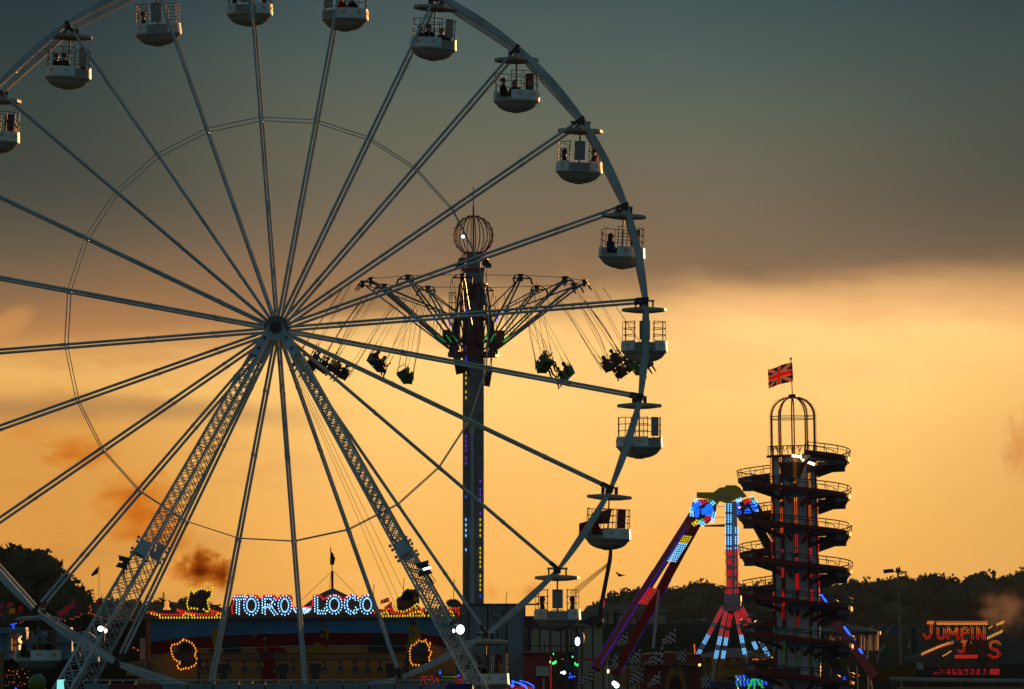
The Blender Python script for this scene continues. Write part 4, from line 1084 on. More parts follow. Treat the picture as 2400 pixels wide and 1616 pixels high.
# fascia and sign
m = MB(); m.pp(px2([(70, 588), (110, 555), (200, 530), (1160, 540), (1250, 300), (1290, 262), (1400, 258), (1420, 300), (1450, 258), (1590, 262), (1630, 305), (1680, 262), (1830, 262), (1865, 310), (1905, 262), (2050, 262), (2075, 300), (2078, 425), (2330, 430)]) +
       px3([(165, 425), (190, 400), (195, 262), (290, 258), (340, 325), (400, 280), (500, 250), (600, 330), (660, 265), (790, 258), (830, 310), (880, 262), (980, 258), (1020, 320), (1040, 500), (1150, 470), (1300, 440), (1270, 490), (1700, 455), (1690, 500), (2190, 430), (2185, 572)]), TY - .30, .2, 0)
fa = m.build('sign_board', [mat('sign_dark', (.10, .035, .008), .6)], tr)
def curve(pts): return pts
FONT = {'T': [[(-.05, .93), (1.08, .93)], [(.42, .80), (.38, 0)]], 'O': [[(.5 + .46 * math.sin(2 * PI * i / 20), .5 + .47 * math.cos(2 * PI * i / 20)) for i in range(21)]],
        'R': [[(.12, 0), (.12, .95), (.6, .95), (.85, .78), (.8, .58), (.55, .46), (.15, .46)], [(.5, .46), (.95, 0)]], 'L': [[(.15, 1), (.15, .05), (.9, .05), (.95, .3)]],
        'C': [[(.92, .72), (.85, .92), (.5, 1), (.15, .82), (.06, .5), (.15, .18), (.5, 0), (.85, .1), (.93, .32)]],
        'J': [[(.75, 1), (.72, .25), (.5, .03), (.2, .05), (.05, .3)], [(.35, .98), (1, .98)]], 'U': [[(.05, 1), (.05, .25), (.3, .03), (.6, .03), (.85, .25), (.88, 1)]],
        'M': [[(.05, 0), (.12, 1), (.5, .35), (.9, 1), (.95, 0)]], 'P': [[(.1, 0), (.1, .95), (.65, .95), (.85, .75), (.65, .5), (.15, .48)]], 'I': [[(.5, 0), (.5, 1)]],
        'N': [[(.08, 0), (.08, 1), (.88, 0), (.9, 1)]], 'S': [[(.95, .8), (.75, .98), (.3, .98), (.08, .75), (.3, .52), (.75, .45), (.92, .22), (.7, .02), (.25, .02), (.03, .2)]], "'": [[(.5, 1), (.5, .72)]]}
def letter(ch, x0, y0, x1, y1, Y, parent, mats, rad, step, offs, slant=0, platem=None, w=.2, grad=None):
    m = MB(); b = MB()
    for st_ in FONT[ch]:
        P = [at(lerp(x0, x1, u) + slant * (v - .5), lerp(y1, y0, v), Y) for u, v in st_]
        m.path([p + Vector((0, .03, 0)) for p in P], w, 4)
        for k, o_ in enumerate(offs):
            for p, d in resample(P, step):
                nn = Vector((-d.z, 0, d.x)); q = p + nn * o_ + d * (k % 2) * step * .5 + Vector((0, -w * .75 - .03, 0))
                mi = 0 if grad is None else grad(q)
                b.bulb(q, rad, mi, 1.35)
    lo = m.build('letter', platem or navy, parent); lo['label'] = 'bulb-lit letter %s' % ch
    b.build('bulb_row', mats, lo); return lo
lw, off = .12, (-.075, .075)
for ch, x0, x1, zf in (('T', 1275, 1405, z2), ('O', 1420, 1600, z2), ('R', 1655, 1850, z2), ('O', 1888, 2045, z2), ('L', 215, 385, z3), ('O', 395, 580, z3), ('C', 630, 812, z3), ('O', 850, 1020, z3)):
    a = zf(x0, 285 if zf is z2 else 278); b = zf(x1, 522 if zf is z2 else 508)
    letter(ch, a[0], a[1], b[0], b[1], TY - .36, fa, [L['cyan'] if 0 else emis('bulb_ice', (.30, .62, 1), 2.2)], .041, .135, off, 0, w=lw)
m = MB()
for (zf, l) in ((z2, [(2085, 450), (2110, 490), (2160, 520)]), (z2, [(2125, 445), (2150, 480), (2200, 520)]), (z2, [(2165, 445), (2190, 480)]), (z2, [(2230, 450), (2270, 500), (2320, 450)]), (z3, [(5, 445), (30, 520)]), (z3, [(60, 450), (75, 515), (160, 448)]), (z3, [(90, 445), (110, 510)]), (z3, [(120, 445), (135, 480)])):
    ledline([zf(*p) for p in l], TY - .45, .10, .042, m, 0)
m.build('bulb_row', emis('bulb_ice', (.30, .62, 1), 2.6), fa)
m = MB()
redl = [(z2, [(1250, 510), (1240, 420), (1270, 370), (1262, 290), (1310, 265), (1390, 268), (1425, 305), (1470, 268), (1570, 270), (1628, 315), (1690, 268), (1810, 268), (1866, 315), (1910, 268), (2040, 268), (2065, 330), (2068, 420), (2090, 432), (2330, 430)]),
        (z3, [(0, 435), (165, 428), (188, 400), (195, 290), (215, 268), (290, 266), (338, 325), (400, 278), (470, 262), (560, 275), (605, 330), (660, 275), (780, 268), (830, 312), (880, 268), (970, 268), (1015, 320), (1038, 430), (1035, 510)]),
        (z2, [(90, 500), (150, 490), (260, 522), (370, 530), (580, 530), (490, 460), (620, 490), (740, 515), (830, 530), (1000, 530), (940, 462), (1080, 500), (1190, 510)]),
        (z3, [(1060, 510), (1150, 480), (1300, 445), (1260, 500), (1400, 520), (1500, 490), (1700, 460), (1640, 500), (1720, 500)]), (z3, [(1840, 510), (1960, 490), (2060, 460), (2190, 435), (2130, 475), (2185, 500), (2185, 560)]), (z3, [(2000, 505), (2100, 480)]), (z2, [(500, 480), (640, 515), (830, 535)]), (z2, [(960, 485), (1080, 510)])]
for zf, l in redl: ledline([zf(*p) for p in l], TY - .42, .135, .046, m, 0)
m.build('bulb_row', L['red'], fa)
m = MB()
for zf, l in ((z2, [(262, 571), (670, 571)]), (z2, [(700, 571), (1160, 568)]), (z2, [(145, 515), (200, 530), (280, 545)]), (z2, [(585, 540), (610, 515), (670, 535), (730, 540)]), (z2, [(1030, 540), (1045, 512), (1090, 525), (1150, 525)]), (z3, [(1075, 545), (1110, 550), (1420, 548)]), (z3, [(1450, 546), (1720, 545)]), (z3, [(1770, 545), (1880, 543)]), (z3, [(1960, 545), (2150, 543)]), (z3, [(1130, 520), (1210, 490), (1220, 520)]), (z3, [(1520, 520), (1640, 485), (1700, 520)]), (z3, [(1960, 515), (2080, 480), (2110, 515)])):
    ledline([zf(*p) for p in l], TY - .44, .15, .046, m, 0)
m.build('bulb_row', L['yellow'], fa)
# cut-out bull heads ringed with bulbs
def head(outline, closed, zf, col, parts, lab, Yo, step=.16):
    m = MB(); m.pp([zf(*p) for p in outline], Yo, .1); h = m.build('cut_out', mat('cutout_brown', (.06, .018, .008), .7), tr); h['label'] = lab
    for nm, mt, poly in parts:
        m = MB(); m.pp([zf(*p) for p in poly], Yo - .03, .03); m.build(nm, mt, h)
    m = MB(); pts = outline + ([outline[0]] if closed else [])
    ledline([zf(*p) for p in pts], Yo - .05, step, .046, m, 0); m.build('bulb_row', L[col], h)
muz = mat('muzzle_brown', (.13, .045, .02), .7); gls = mat('glasses_blue', (.01, .05, .12), .3); hatb = mat('hat_blue', (.01, .06, .15), .6)
head([(770, 452), (700, 440), (645, 455), (628, 370), (650, 300), (660, 240), (678, 180), (720, 240), (780, 190), (850, 175), (915, 205), (950, 195), (990, 150), (970, 210), (955, 300), (910, 320), (915, 400), (938, 440), (910, 500), (835, 440)], False, z2, 'yellow',
     [('muzzle', muz, ell(770, 345, 80, 50)), ('glasses', gls, ell(750, 282, 28, 20)), ('glasses', gls, ell(832, 275, 26, 20)), ('mouth', black, [(660, 400), (860, 390), (880, 420), (720, 435)])], 'bull head cut-out with yellow bulbs at left end of the sign', TY - .40)
head([(1640, 180), (1500, 175), (1470, 165), (1440, 200), (1405, 230), (1400, 270), (1345, 290), (1325, 330), (1335, 430), (1345, 480), (1430, 490), (1530, 450), (1560, 430), (1600, 390), (1650, 375)], False, z3, 'yellow',
     [('muzzle', muz, ell(1430, 380, 80, 50)), ('hat', mf['blackhair'], ell(1480, 280, 90, 60)), ('horn', ochre, ell(1600, 320, 40, 30))], 'bull head cut-out with yellow bulbs by the right wheel leg', TY - .40)
head([(585, 870), (640, 890), (700, 920), (740, 980), (760, 1040), (730, 1080), (780, 1160), (730, 1225), (640, 1270), (600, 1255), (570, 1285), (520, 1270), (495, 1235), (545, 1180), (470, 1155), (430, 1090), (410, 990), (430, 940), (500, 930), (545, 900)], True, z2, 'amber',
     [('muzzle', muz, ell(640, 1120, 70, 60)), ('hat', mf['bull'], ell(610, 970, 75, 45)), ('glasses', gls, ell(530, 1105, 26, 24)), ('horn', ochre, ell(470, 1010, 28, 45))], 'bull head cut-out ringed in amber bulbs low on the left of the mural', TY - .22)
head([(1640, 1220), (1545, 1215), (1520, 1150), (1515, 1030), (1535, 955), (1580, 940), (1640, 880), (1700, 905), (1730, 870), (1760, 950), (1800, 910), (1775, 1010), (1815, 1045), (1780, 1110), (1790, 1215), (1735, 1200)], False, z3, 'amber',
     [('muzzle', muz, ell(1620, 1130, 60, 45)), ('hat', hatb, ell(1650, 985, 95, 50)), ('hat_band', redp, [(1660, 970), (1740, 940), (1745, 965), (1670, 995)])], 'bull head cut-out in a blue hat ringed in amber bulbs low on the right', TY - .22)
# lower left panel with writing
m = MB(); m.pp(px2([(-40, 1170), (100, 1190), (110, G0), (-60, G0)]), TY - .1, .05); 
m.pp(Z(0, 1216, 3.92)(0, 0) and [(300, 1553), (346, 1549), (346, 1585), (296, 1584)], TY - .14, .05); sp_ = m.build('side_panel', ochre, tr)
p = at(303, 1565.5, TY - .17); text_mesh('CRAZY', .42, 'lettering', mat('lettering_blue', (.02, .10, .13), .6), sp_, p)
p = at(322, 1579, TY - .17); text_mesh('BULLS', .42, 'lettering', mat('lettering_blue', (.02, .10, .13), .6), sp_, p)
# lighting truss in front of the ride
def trussbar(m, p, q, h, n, r=.035, d=.28):
    ax = (q - p).normalized(); u = Vector((0, 0, 1)); A = []
    for dz in (0, h):
        for dy in (0, d): m.tube(p + Vector((0, dy, dz)), q + Vector((0, dy, dz)), r, 5)
    for k in range(n):
        a, b = p.lerp(q, k / n), p.lerp(q, (k + 1) / n); z1, z0 = (h, 0) if k % 2 else (0, h)
        m.tube(a + Vector((0, 0, z0)), b + Vector((0, 0, z1)), r * .5, 4); m.tube(a + Vector((0, d, z1)), b + Vector((0, d, z0)), r * .5, 4)
tt = thing('lighting_truss', 'horizontal silver lighting truss hung with lamps in front of the mural', 'truss', at(*z2(780, 1150), TY - 3))
m = MB(); trussbar(m, at(*z2(780, 1150), TY - 3), at(*z3(1500, 1145), TY - 3), .34, 60); m.build('truss_beam', dsteel, tt)
m = MB()
for x in (z2(790, 0)[0], z3(1490, 0)[0]): m.tube(at(x, 1530, TY - 2.8), Vector((at(x, 1530, TY - 2.8).x, TY - 2.8, 0)), .08, 6)
m.build('truss_leg', dsteel, tt)
for x, k in ((z2(820, 0)[0], 0), (z2(900, 0)[0], 1), (z2(1200, 0)[0], 0), (z2(1130, 0)[0], 2), (z2(1415, 0)[0], 0), (z2(1615, 0)[0], 0), (z2(1830, 0)[0], 1), (z2(1940, 0)[0], 2), (z2(2080, 0)[0], 0), (z3(230, 0)[0], 2), (z3(355, 0)[0], 0), (z3(570, 0)[0], 0), (z3(765, 0)[0], 0), (z3(945, 0)[0], 1), (z3(1110, 0)[0], 1), (z3(1260, 0)[0], 2), (z3(1440, 0)[0], 0)):
    m = MB(); c = at(x, 1556, TY - 3)
    if k == 2: m.box(c + Vector((0, 0, -.25)), (.60, .35, .50)); m.box(c + Vector((0, .02, -.7)), (.40, .3, .35))
    else:
        m.tube(c, c + Vector((0, 0, -.35)), .03, 5); m.tube(c + Vector((0, .18, -.28)), c + Vector((0, -.22, -.42)), .14, 10); m.box(c + Vector((0, 0, .1)), (.2, .2, .12)); m.tube(c + Vector((0, -.22, -.42)), c + Vector((0, -.26, -.43)), .10, 10, 1)
    m.build('speaker' if k == 2 else 'stage_lamp', [black, steel], tt)
# ================================================================== MIDDLE GROUND
# grey trailer wall
def boxpx(m, x0, y0, x1, y1, Y, dep=2.5, mi=0):
    a, b = at(x0, y0, Y), at(x1, y1, Y); z1 = max(b.z, 0)
    m.box(((a.x + b.x) / 2, Y + dep / 2, (a.z + z1) / 2), (abs(b.x - a.x), dep, a.z - z1), mi)
t = thing('trailer', 'tall plain grey trailer wall at the foot of the swing tower', 'trailer', (at(1165, 1500, 298).x, 298, 0))
m = MB(); boxpx(m, 1099, 1418, 1231, 1760, 298, 2.5); m.build('body', tgrey, t)
m = MB(); boxpx(m, 1097, 1415, 1262, 1419, 297.9, 2.7); m.build('roof_edge', dsteel, t)
m = MB()
for x in (1099, 1143, 1187, 1230): m.tube(at(x, 1419, 297.95), at(x, 1700, 297.95), .035, 5)
m.path([at(x, y, 297.9) for x, y in ((1160, 1422), (1150, 1437), (1157, 1450), (1166, 1446), (1166, 1520))], .03, 4)
m.path([at(x, y, 297.9) for x, y in ((1167, 1430), (1178, 1430), (1182, 1446), (1190, 1455))], .03, 4)
m.build('cable', black, t)
m = MB(); c = at(1110, 1552, 297); m.ball(c, 1, n=16, sc_=(.45, .3, .5)); m.box(at(1125, 1590, 297.2), (.9, .5, 1.2)); 
solo(m, 'winch_motor', black, 'black winch motor beside the lowest right gondola', 'motor')
# red booth
t = thing('booth', 'dark red ticket booth with small white cabinet, right of the grey trailer', 'booth', (at(1260, 1500, 296).x, 296, 0))
m = MB(); boxpx(m, 1228, 1532, 1288, 1760, 296, 2); m.build('wall', mat('booth_red', (.26, .015, .018), .6), t)
m = MB(); boxpx(m, 1226, 1528, 1290, 1533, 295.8, 2.4); m.build('roof', mat('booth_roof', (.09, .06, .05), .6), t)
m = MB(); boxpx(m, 1256, 1563, 1287, 1585, 295.2, .7); m.build('cabinet', mat('cabinet_white', (.35, .38, .38), .5), t)
m = MB(); m.tube(at(1274, 1590, 295), Vector((at(1274, 1590, 295).x, 295, 0)), .05, 6); m.build('post', steel, t)
# marquees
def marquee(poly_roof, wall, Y, label, dep=14, mw=cream, mr=None):
    t = thing('marquee', label, 'marquee', (at((wall[0] + wall[2]) / 2, 1500, Y).x, Y, 0), 'pale marquees behind the rides')
    m = MB(); boxpx(m, *wall, Y, dep); m.build('wall', mw, t)
    m = MB(); m.prism([at(x, y, Y - .2) for x, y in poly_roof], dep + .4); m.build('roof', mr or mat('roof_canvas', (.20, .18, .14), .8), t)
    m = MB(); n = max(3, int(abs(wall[2] - wall[0]) / 22))
    for k in range(n + 1):
        x = lerp(wall[0], wall[2], k / n); m.tube(at(x, wall[1], Y - .06), at(x, wall[3], Y - .06), .05, 4)
    m.build('seam', dsteel, t)
marquee([(1375, 1432), (1384, 1420), (1418, 1413), (1480, 1418), (1546, 1421), (1564, 1431), (1564, 1436), (1375, 1438)], (1378, 1434, 1563, 1700), 440, 'long cream warehouse tent before the right tree line', 20, mat('warm_canvas', (.30, .25, .16), .8))
marquee([(1236, 1466), (1262, 1440), (1400, 1432), (1416, 1440), (1416, 1470)], (1240, 1462, 1414, 1700), 400, 'cream tent wall behind the navy scalloped canopy')
m = MB(); boxpx(m, 1360, 1543, 1405, 1549, 340, .3)
solo(m, 'barrier_board', redp, 'low red board before the cream tent wall', 'barrier')
# scalloped canopy ride
CY = 315
t = thing('canopy_ride', 'navy scalloped canopy on thin posts with coloured stage lamps', 'fairground ride', (at(1310, 1500, CY).x, CY, 0))
m = MB(); m.pp([(1231, 1446), (1245, 1444), (1262, 1452), (1285, 1462), (1330, 1466), (1352, 1462), (1375, 1450), (1398, 1442), (1409, 1448), (1405, 1460), (1392, 1467), (1382, 1467), (1368, 1461), (1356, 1463), (1346, 1470), (1332, 1474), (1318, 1470), (1296, 1468), (1286, 1476), (1277, 1478), (1264, 1472), (1255, 1473), (1243, 1480), (1234, 1476)], CY, .35)
m.build('canopy', mat('canopy_navy', (.015, .010, .035), .6), t)
for x, y0 in ((1238, 1446), (1348, 1468), (1353, 1468), (1243, 1476)):
    m = MB(); a = at(x, y0, CY + .2); m.tube(a, (a.x, a.y, 0), .055, 6); m.build('post', mat('post_violet', (.03, .012, .07), .5), t)
m = MB(); boxpx(m, 1324, 1478, 1333, 1700, CY + .5, .5); m.build('pillar', black, t)
m = MB(); boxpx(m, 1232, 1513, 1350, 1515.5, CY, .1); boxpx(m, 1290, 1528, 1350, 1700, CY + 1, .2); boxpx(m, 1275, 1507, 1278, 1530, CY, .15)
m.build('rail_board', mat('olive_board', (.03, .028, .012), .7), t)
for nm, l in (('green', [(1267 + 30, 1555, 3.2, 2.8), (1302, 1552, 2, 3.6), (1349, 1556, 2.2, 4.4), (1353, 1559, 2, 3.4), (1297, 1533, 1, 2.6), (1342, 1540, 1.6, 2.2), (1289, 1552, 1.1, 3)]), ('white', [(1322, 1577, 4.2, 4), (1315, 1577, 1.5, 2)]), ('blue', [(1335, 1588, 2.4, 3), (1341, 1587, 2, 3.4), (1336, 1580, 1.6, 3), (1347, 1586, 1.6, 2.2)]), ('red', [(1317, 1545.5, 1.4, 1), (1320, 1545.5, 1.2, 1)])):
    for x, y, rx, rz in l:
        m = MB(); c = at(x, y, CY - 1); m.ball(c, 1, n=8, sc_=(rx * .0237, .05, rz * .0237)); m.build('stage_lamp', L[nm] if nm != 'green' else emis('stage_green', (.05, 1, .2), 2.5), t)
m = MB()
for k in range(22): m.bulb(at(1290.5 + (k % 2), 1541 + k * 3.6, CY - 1.1), .045, 0)
m.build('bulb_row', L['dimred'], t)
t = thing('stage_light', 'glaring blue white stage lamp on a dark post under the navy canopy', 'stage lamp', at(1354, 1512, CY - 2))
m = MB(); m.ball(at(1353.5, 1504, CY - 2.4), 1, n=12, sc_=(.13, .07, .24)); m.build('lens', emis('ice_lamp', (.45, .65, 1), 9), t)
m = MB(); m.ball(at(1361, 1496, CY - 1.6), 1, n=10, sc_=(.22, .3, .36)); m.tube(at(1349, 1470, CY - 1.5), at(1350, 1560, CY - 1.5), .04, 5); m.build('housing', black, t)
# slim crane mast with cables
KY = 330
t = thing('crane_mast', 'slim dark mast with four cables slanting down to the left, below the gondola', 'mast', at(1406, 1455, KY))
m = MB(); m.bar(at(1433, 1262, KY), at(1430, 1310, KY), .12, .12, 0, w2=.24); m.bar(at(1430, 1310, KY), at(1409, 1420, KY), .24, .24); m.bar(at(1409, 1420, KY), at(1405, 1456, KY), .26, .26); m.ball(at(1404, 1458, KY), .28, n=8); m.build('mast', black, t)
m = MB()
for k in range(4): m.tube(at(1424.5 - k, 1320 + k * 3.2, KY), at(1334 + k * 3, 1391 + k * 2.6, KY), .018, 4)
m.build('cable', mat('copper_cable', (.35, .16, .06), .35, .7), t)
m = MB()
for k in range(7): m.bulb(at(1416.5 - k * .4, 1409 + k * 2.2, KY - .25), .035, 0)
m.build('bulb_row', L['red'], t)
# bird
t_ = at(1452, 1347, 200); m = MB(); k = 200 / FPX; z4 = Z(1050, 1316, 5.176)
BP = lambda x, y: at(*z4(x, y), 200)
m.prism([BP(2033, 128), BP(2062, 138), BP(2082, 156), BP(2098, 160), BP(2150, 170), BP(2145, 178), BP(2100, 178), BP(2082, 182), BP(2066, 178), BP(2066, 166), BP(2044, 152), BP(2036, 142)], .05)
m.ball(BP(2086, 170), .05, n=6, sc_=(1.6, 1, 1))
solo(m, 'bird', mat('bird_dark', (.03, .02, .015), .8), 'dark bird gliding above the right tree line', 'bird')

# checkered flags
def chk(nx, ny): return lambda u, v: (int(u * nx) + int(v * ny)) % 2
FL = [(1583.5, 1473, 1507, 1551, 1500, 1513, 'topmost checkered flag, before the green board with writing'), (1554, 1514, 1555, 1507, 1555, 1561, 'largest checkered flag, over the red roof'),
      (1607, 1520, 1554, 1583, 1534, 1548, 'checkered flag just left of the claw ride legs'), (1471, 1480, 1511, 1445, 1506, 1515, 'checkered flag crossing the red leg of the claw ride'),
      (1500.6, 1520, 1556, 1474, 1545, 1556, 'checkered flag right of the lower red leg end'), (1507, 1565, 1597, 1472, 1590, 1604, 'low checkered flag right of the orange disc'),
      (1547, 1572, 1603, 1517, 1603, 1613, 'lowest checkered flag before the red wall'), (1390, 1569, 1594, 1355, 1594, 1610, 'leftmost checkered flag, beside the stage lamps'),
      (1448, 1528, 1566, 1434, 1545, 1572, 'folded checkered flag above the orange disc'), (1664, 1578, 1614, 1642, 1590, 1612, 'checkered flag under the claw ride, beside the blue lamps')]
rnd = random.Random(5)
for hx, y0, y1, fx, fy0, fy1, lab in FL:
    Y = 302 + rnd.random() * 6
    t = thing('checkered_flag', lab, 'flag', (at(hx, y1, Y).x, Y, 0), 'black and white checkered flags')
    m = MB(); m.tube((at(hx, y0, Y).x + .03, Y, at(hx, y0 - 4, Y).z), (at(hx, y0, Y).x + .03, Y, 0), .022, 5); m.build('pole', dsteel, t)
    cloth('cloth', [at(fx, fy0, Y + .4), at(hx, y0, Y), at(hx, y1, Y), at(fx, fy1, Y + .4)], 24, 16, chk(7, 5), [mat('check_white', (.62, .52, .52), .8), fk], None, None, parent=t, wave=.05, waves=1.2)
# green board with faint gold writing
t = thing('sign_board', 'long dark green board with faint gold capitals behind the checkered flags', 'sign', (at(1580, 1500, 390).x, 390, 0))
m = MB(); boxpx(m, 1415, 1462, 1778, 1560, 390, .4); bd = m.build('board', mat('board_green', (.030, .036, .020), .7), t)
m = MB(); g_ = mat('dull_gold', (.06, .045, .015), .6)
for y in (1485, 1511): boxpx(m, 1500, y, 1770, y + .5, 389.9, .08)
m.build('border', g_, bd)
for i, ch in enumerate('STEAM'): text_mesh(ch, .78, 'lettering', g_, bd, at(1504 + i * 25.2, 1509, 389.85))
for i, ch in enumerate('DREAMS'): text_mesh(ch, .78, 'lettering', g_, bd, at(1643 + i * 22, 1509, 389.85))
# red stall with arches
t = thing('stall', 'red roofed stall with an ochre arch behind the low checkered flags', 'stall', (at(1560, 1600, 318).x, 318, 0))
m = MB(); boxpx(m, 1500, 1558, 1648, 1760, 318, 3); m.build('wall', dred, t)
m = MB(); m.prism([at(x, y, 317.6) for x, y in ((1496, 1560), (1502, 1535), (1560, 1529), (1640, 1534), (1655, 1560))], 4); m.build('roof', mat('stall_red', (.16, .016, .008), .7), t)
m = MB()
for r0, r1, mi in ((30, 24, 0), (24, 17, 1), (17, 13, 0)):
    pts = [at(1583 + r0 * math.cos(PI * i / 14), 1616 - 60 * (r0 / 30) * math.sin(PI * i / 14), 317.3 - mi * .05) for i in range(15)] + [at(1583 + r1 * math.cos(PI * i / 14), 1616 - 60 * (r1 / 30) * math.sin(PI * i / 14), 317.3 - mi * .05) for i in range(14, -1, -1)]
    m.prism(pts, .3, mi)
m.build('arch', [mat('arch_dark', (.07, .035, .02), .6), mat('arch_ochre', (.22, .08, .012), .5)], t)
m = MB(); boxpx(m, 1498, 1556, 1650, 1560, 317.3, .2); m.build('fascia', mat('fascia_gold', (.16, .10, .03), .5), t)
m = MB(); m.tube(at(1633, 1556, 316), at(1641, 1575, 316), .03, 5); m.ball(at(1639.5, 1559, 316), .075, 1, 8)
m.build('lamp', [black, emis('amber_globe', (1, .45, .12), 3)], t)
# orange disc and lamp mast at left of it
m = MB(); c = at(1471, 1590, 312); m.tube(c, c + Vector((0, .4, 0)), .48, 24, 0); m.tube(c + Vector((0, -.05, 0)), c, .40, 24, 1); m.bar(c + Vector((0, -.08, -.5)), c + Vector((0, -.08, .55)), .05, .05, 2)
m.tube(c + Vector((0, .2, -.4)), Vector((c.x, c.y + .2, 0)), .06, 6, 2)
solo(m, 'round_sign', [mat('arch_ochre', (.22, .08, .012)), mat('disc_orange', (.30, .12, .02), .5), black], 'round orange sign on a post between the checkered flags', 'sign')
t = thing('lamp_post', 'short post with a brilliant white twin lamp left of the orange disc', 'lamp', (at(1442, 1616, 300).x, 300, 0))
m = MB(); m.ball(at(1439.5, 1602, 300), .12, n=10); m.ball(at(1445, 1607, 300), .14, n=10); m.build('lens', emis('white_lamp', (.9, .95, 1), 5), t)
m = MB(); m.tube(at(1443, 1600, 300.2), Vector((at(1443, 1600, 300).x, 300.2, 0)), .05, 6); m.build('post', black, t)
t = thing('lamp_post', 'pole with an orange square box and a small warm lamp by the crane mast', 'lamp', (at(1421, 1616, 305).x, 305, 0))
m = MB(); boxpx(m, 1419, 1536, 1430, 1550, 305, .25); m.build('box', mat('box_orange', (.30, .10, .05), .5), t)
m = MB(); m.tube(at(1423, 1550, 305.1), Vector((at(1423, 1550, 305).x, 305.1, 0)), .04, 6); m.build('post', steel, t)
m = MB(); m.ball(at(1425.5, 1574, 304.8), .06, n=8, sc_=(1, 1, 1.8)); m.build('lamp', L['warm'], t)
m = MB(); m.bar(at(1442, 1430, 380), at(1441, 1466, 380), .18, .3); m.tube(at(1441, 1466, 380), Vector((at(1441, 1466, 380).x, 380, 0)), .05, 5)
solo(m, 'loudspeaker_post', black, 'black loudspeaker on a pole before the cream warehouse tent', 'loudspeaker')
# ornate ochre fringe ride under the claw
t = thing('carousel', 'ochre carousel rounding board with striped fringe under the claw ride', 'carousel', (at(1716, 1560, 362).x, 362, 0))
cc = at(1716, 1547, 362); m = MB(); r = 2.55
m.lathe([(r, -.0), (r, .18)], 32, cc, 0); m.lathe([(r - .05, -1.05), (r + .05, 0)], 32, cc, 1); m.lathe([(r, .18), (.3, .75)], 32, cc, 2)
m.build('rounding_board', [mat('fringe_red', (.14, .02, .01)), mat('board_ochre', (.20, .11, .02), .6), mat('canvas_red', (.10, .015, .01))], t)
m = MB()
for k in range(48):
    a = 2 * PI * k / 48; m.box(cc + Vector(((r + .08) * math.cos(a), (r + .08) * math.sin(a), .02)), (.05, .17, .24), k % 2, Matrix.Rotation(a, 3, 'Z'))
m.build('fringe', [ochre, dred], t)
for k in range(12):
    a = 2 * PI * k / 12; m = MB(); m.path([cc + Vector(((r + .09) * math.cos(a + x), (r + .09) * math.sin(a + x), -.28 - .16 * math.sin((x + .22) / .44 * PI))) for x in (-.22, -.11, 0, .11, .22)], .045, 4); m.build('swag', mat('swag_green', (.02, .06, .05), .6), t)
m = MB(); m.tube(cc + Vector((0, 0, -6)), cc + Vector((0, 0, .7)), .4, 12)
for k in range(12):
    a = 2 * PI * (k + .5) / 12; m.tube(cc + Vector(((r - .1) * math.cos(a), (r - .1) * math.sin(a), -cc.z)), cc + Vector(((r - .1) * math.cos(a), (r - .1) * math.sin(a), -1)), .05, 5)
m.build('pole', mat('pole_lilac', (.15, .13, .2), .4), t)
m = MB(); m.ball(at(1702, 1603, 358), .09, n=8, sc_=(1, 1, 1.8)); m.build('lamp', L['warm'], t)
m = MB(); m.tube(at(1764, 1546, 356), at(1799, 1546.5, 356), .045, 5); m.tube(at(1627, 1510, 356), at(1629, 1536, 356), .035, 5); m.build('lamp_tube', L['orange'], t)
# blue neon ride and red bulb ride beside the platform
t = thing('neon_ride', 'looping blue neon tube over red bulbs beside the lowest right gondola', 'fairground ride', at(1225, 1616, 264))
m = MB(); m.path([at(x, y, 264) for x, y in ((1200, 1597), (1218, 1602), (1233, 1609), (1235, 1620))], .055, 6); m.path([at(x, y, 264.4) for x, y in ((1218, 1595), (1236, 1600), (1250, 1608), (1251, 1614))], .03, 6)
m.path([at(x, y, 264) for x, y in ((1200, 1597), (1204, 1607), (1201, 1610), (1195, 1604))], .05, 6); m.build('neon_tube', neonb, t)
m = MB(); boxpx(m, 1185, 1609, 1262, 1760, 265, .3); pn = m.build('panel', dred, t)
rnd = random.Random(3); m = MB()
for k in range(60): m.bulb(at(1187 + rnd.random() * 60, 1609 + rnd.random() * 9, 264.8), .022)
m.build('bulb_row', L['red'], pn)
t = thing('bulb_ride', 'dark red ride front dotted with red bulbs right of the mural', 'fairground ride', (at(1040, 1616, 290).x, 290, 0))
m = MB(); boxpx(m, 985, 1590, 1032, 1760, 290, .5); boxpx(m, 1067, 1582, 1100, 1760, 290, .5); boxpx(m, 1032, 1608, 1067, 1760, 290, .5); m.build('panel', dred, t)
m = MB(); trussbar(m, at(1020, 1584, 289), at(1075, 1586, 289), .12, 14, .018, .1); m.tube(at(1033, 1586, 289), at(1033, 1640, 289), .05, 6); m.build('truss', dsteel, t)
m = MB()
for k in range(150):
    x = 987 + rnd.random() * 112; y = 1584 + rnd.random() * 32
    if 1034 < x < 1065 and y < 1606: continue
    m.bulb(at(x, y, 289.7), .025, 0)
for k in range(12): m.bulb(at(1037 + k * 3, 1586.5, 288.8), .02, 1)
m.bulb(at(1031.5, 1577, 288.8), .06, 2, 2.4); m.bulb(at(1074, 1583.5, 288.8), .05, 2, 1.5)
m.build('bulb_row', [L['red'], L['green'], L['blue']], t)
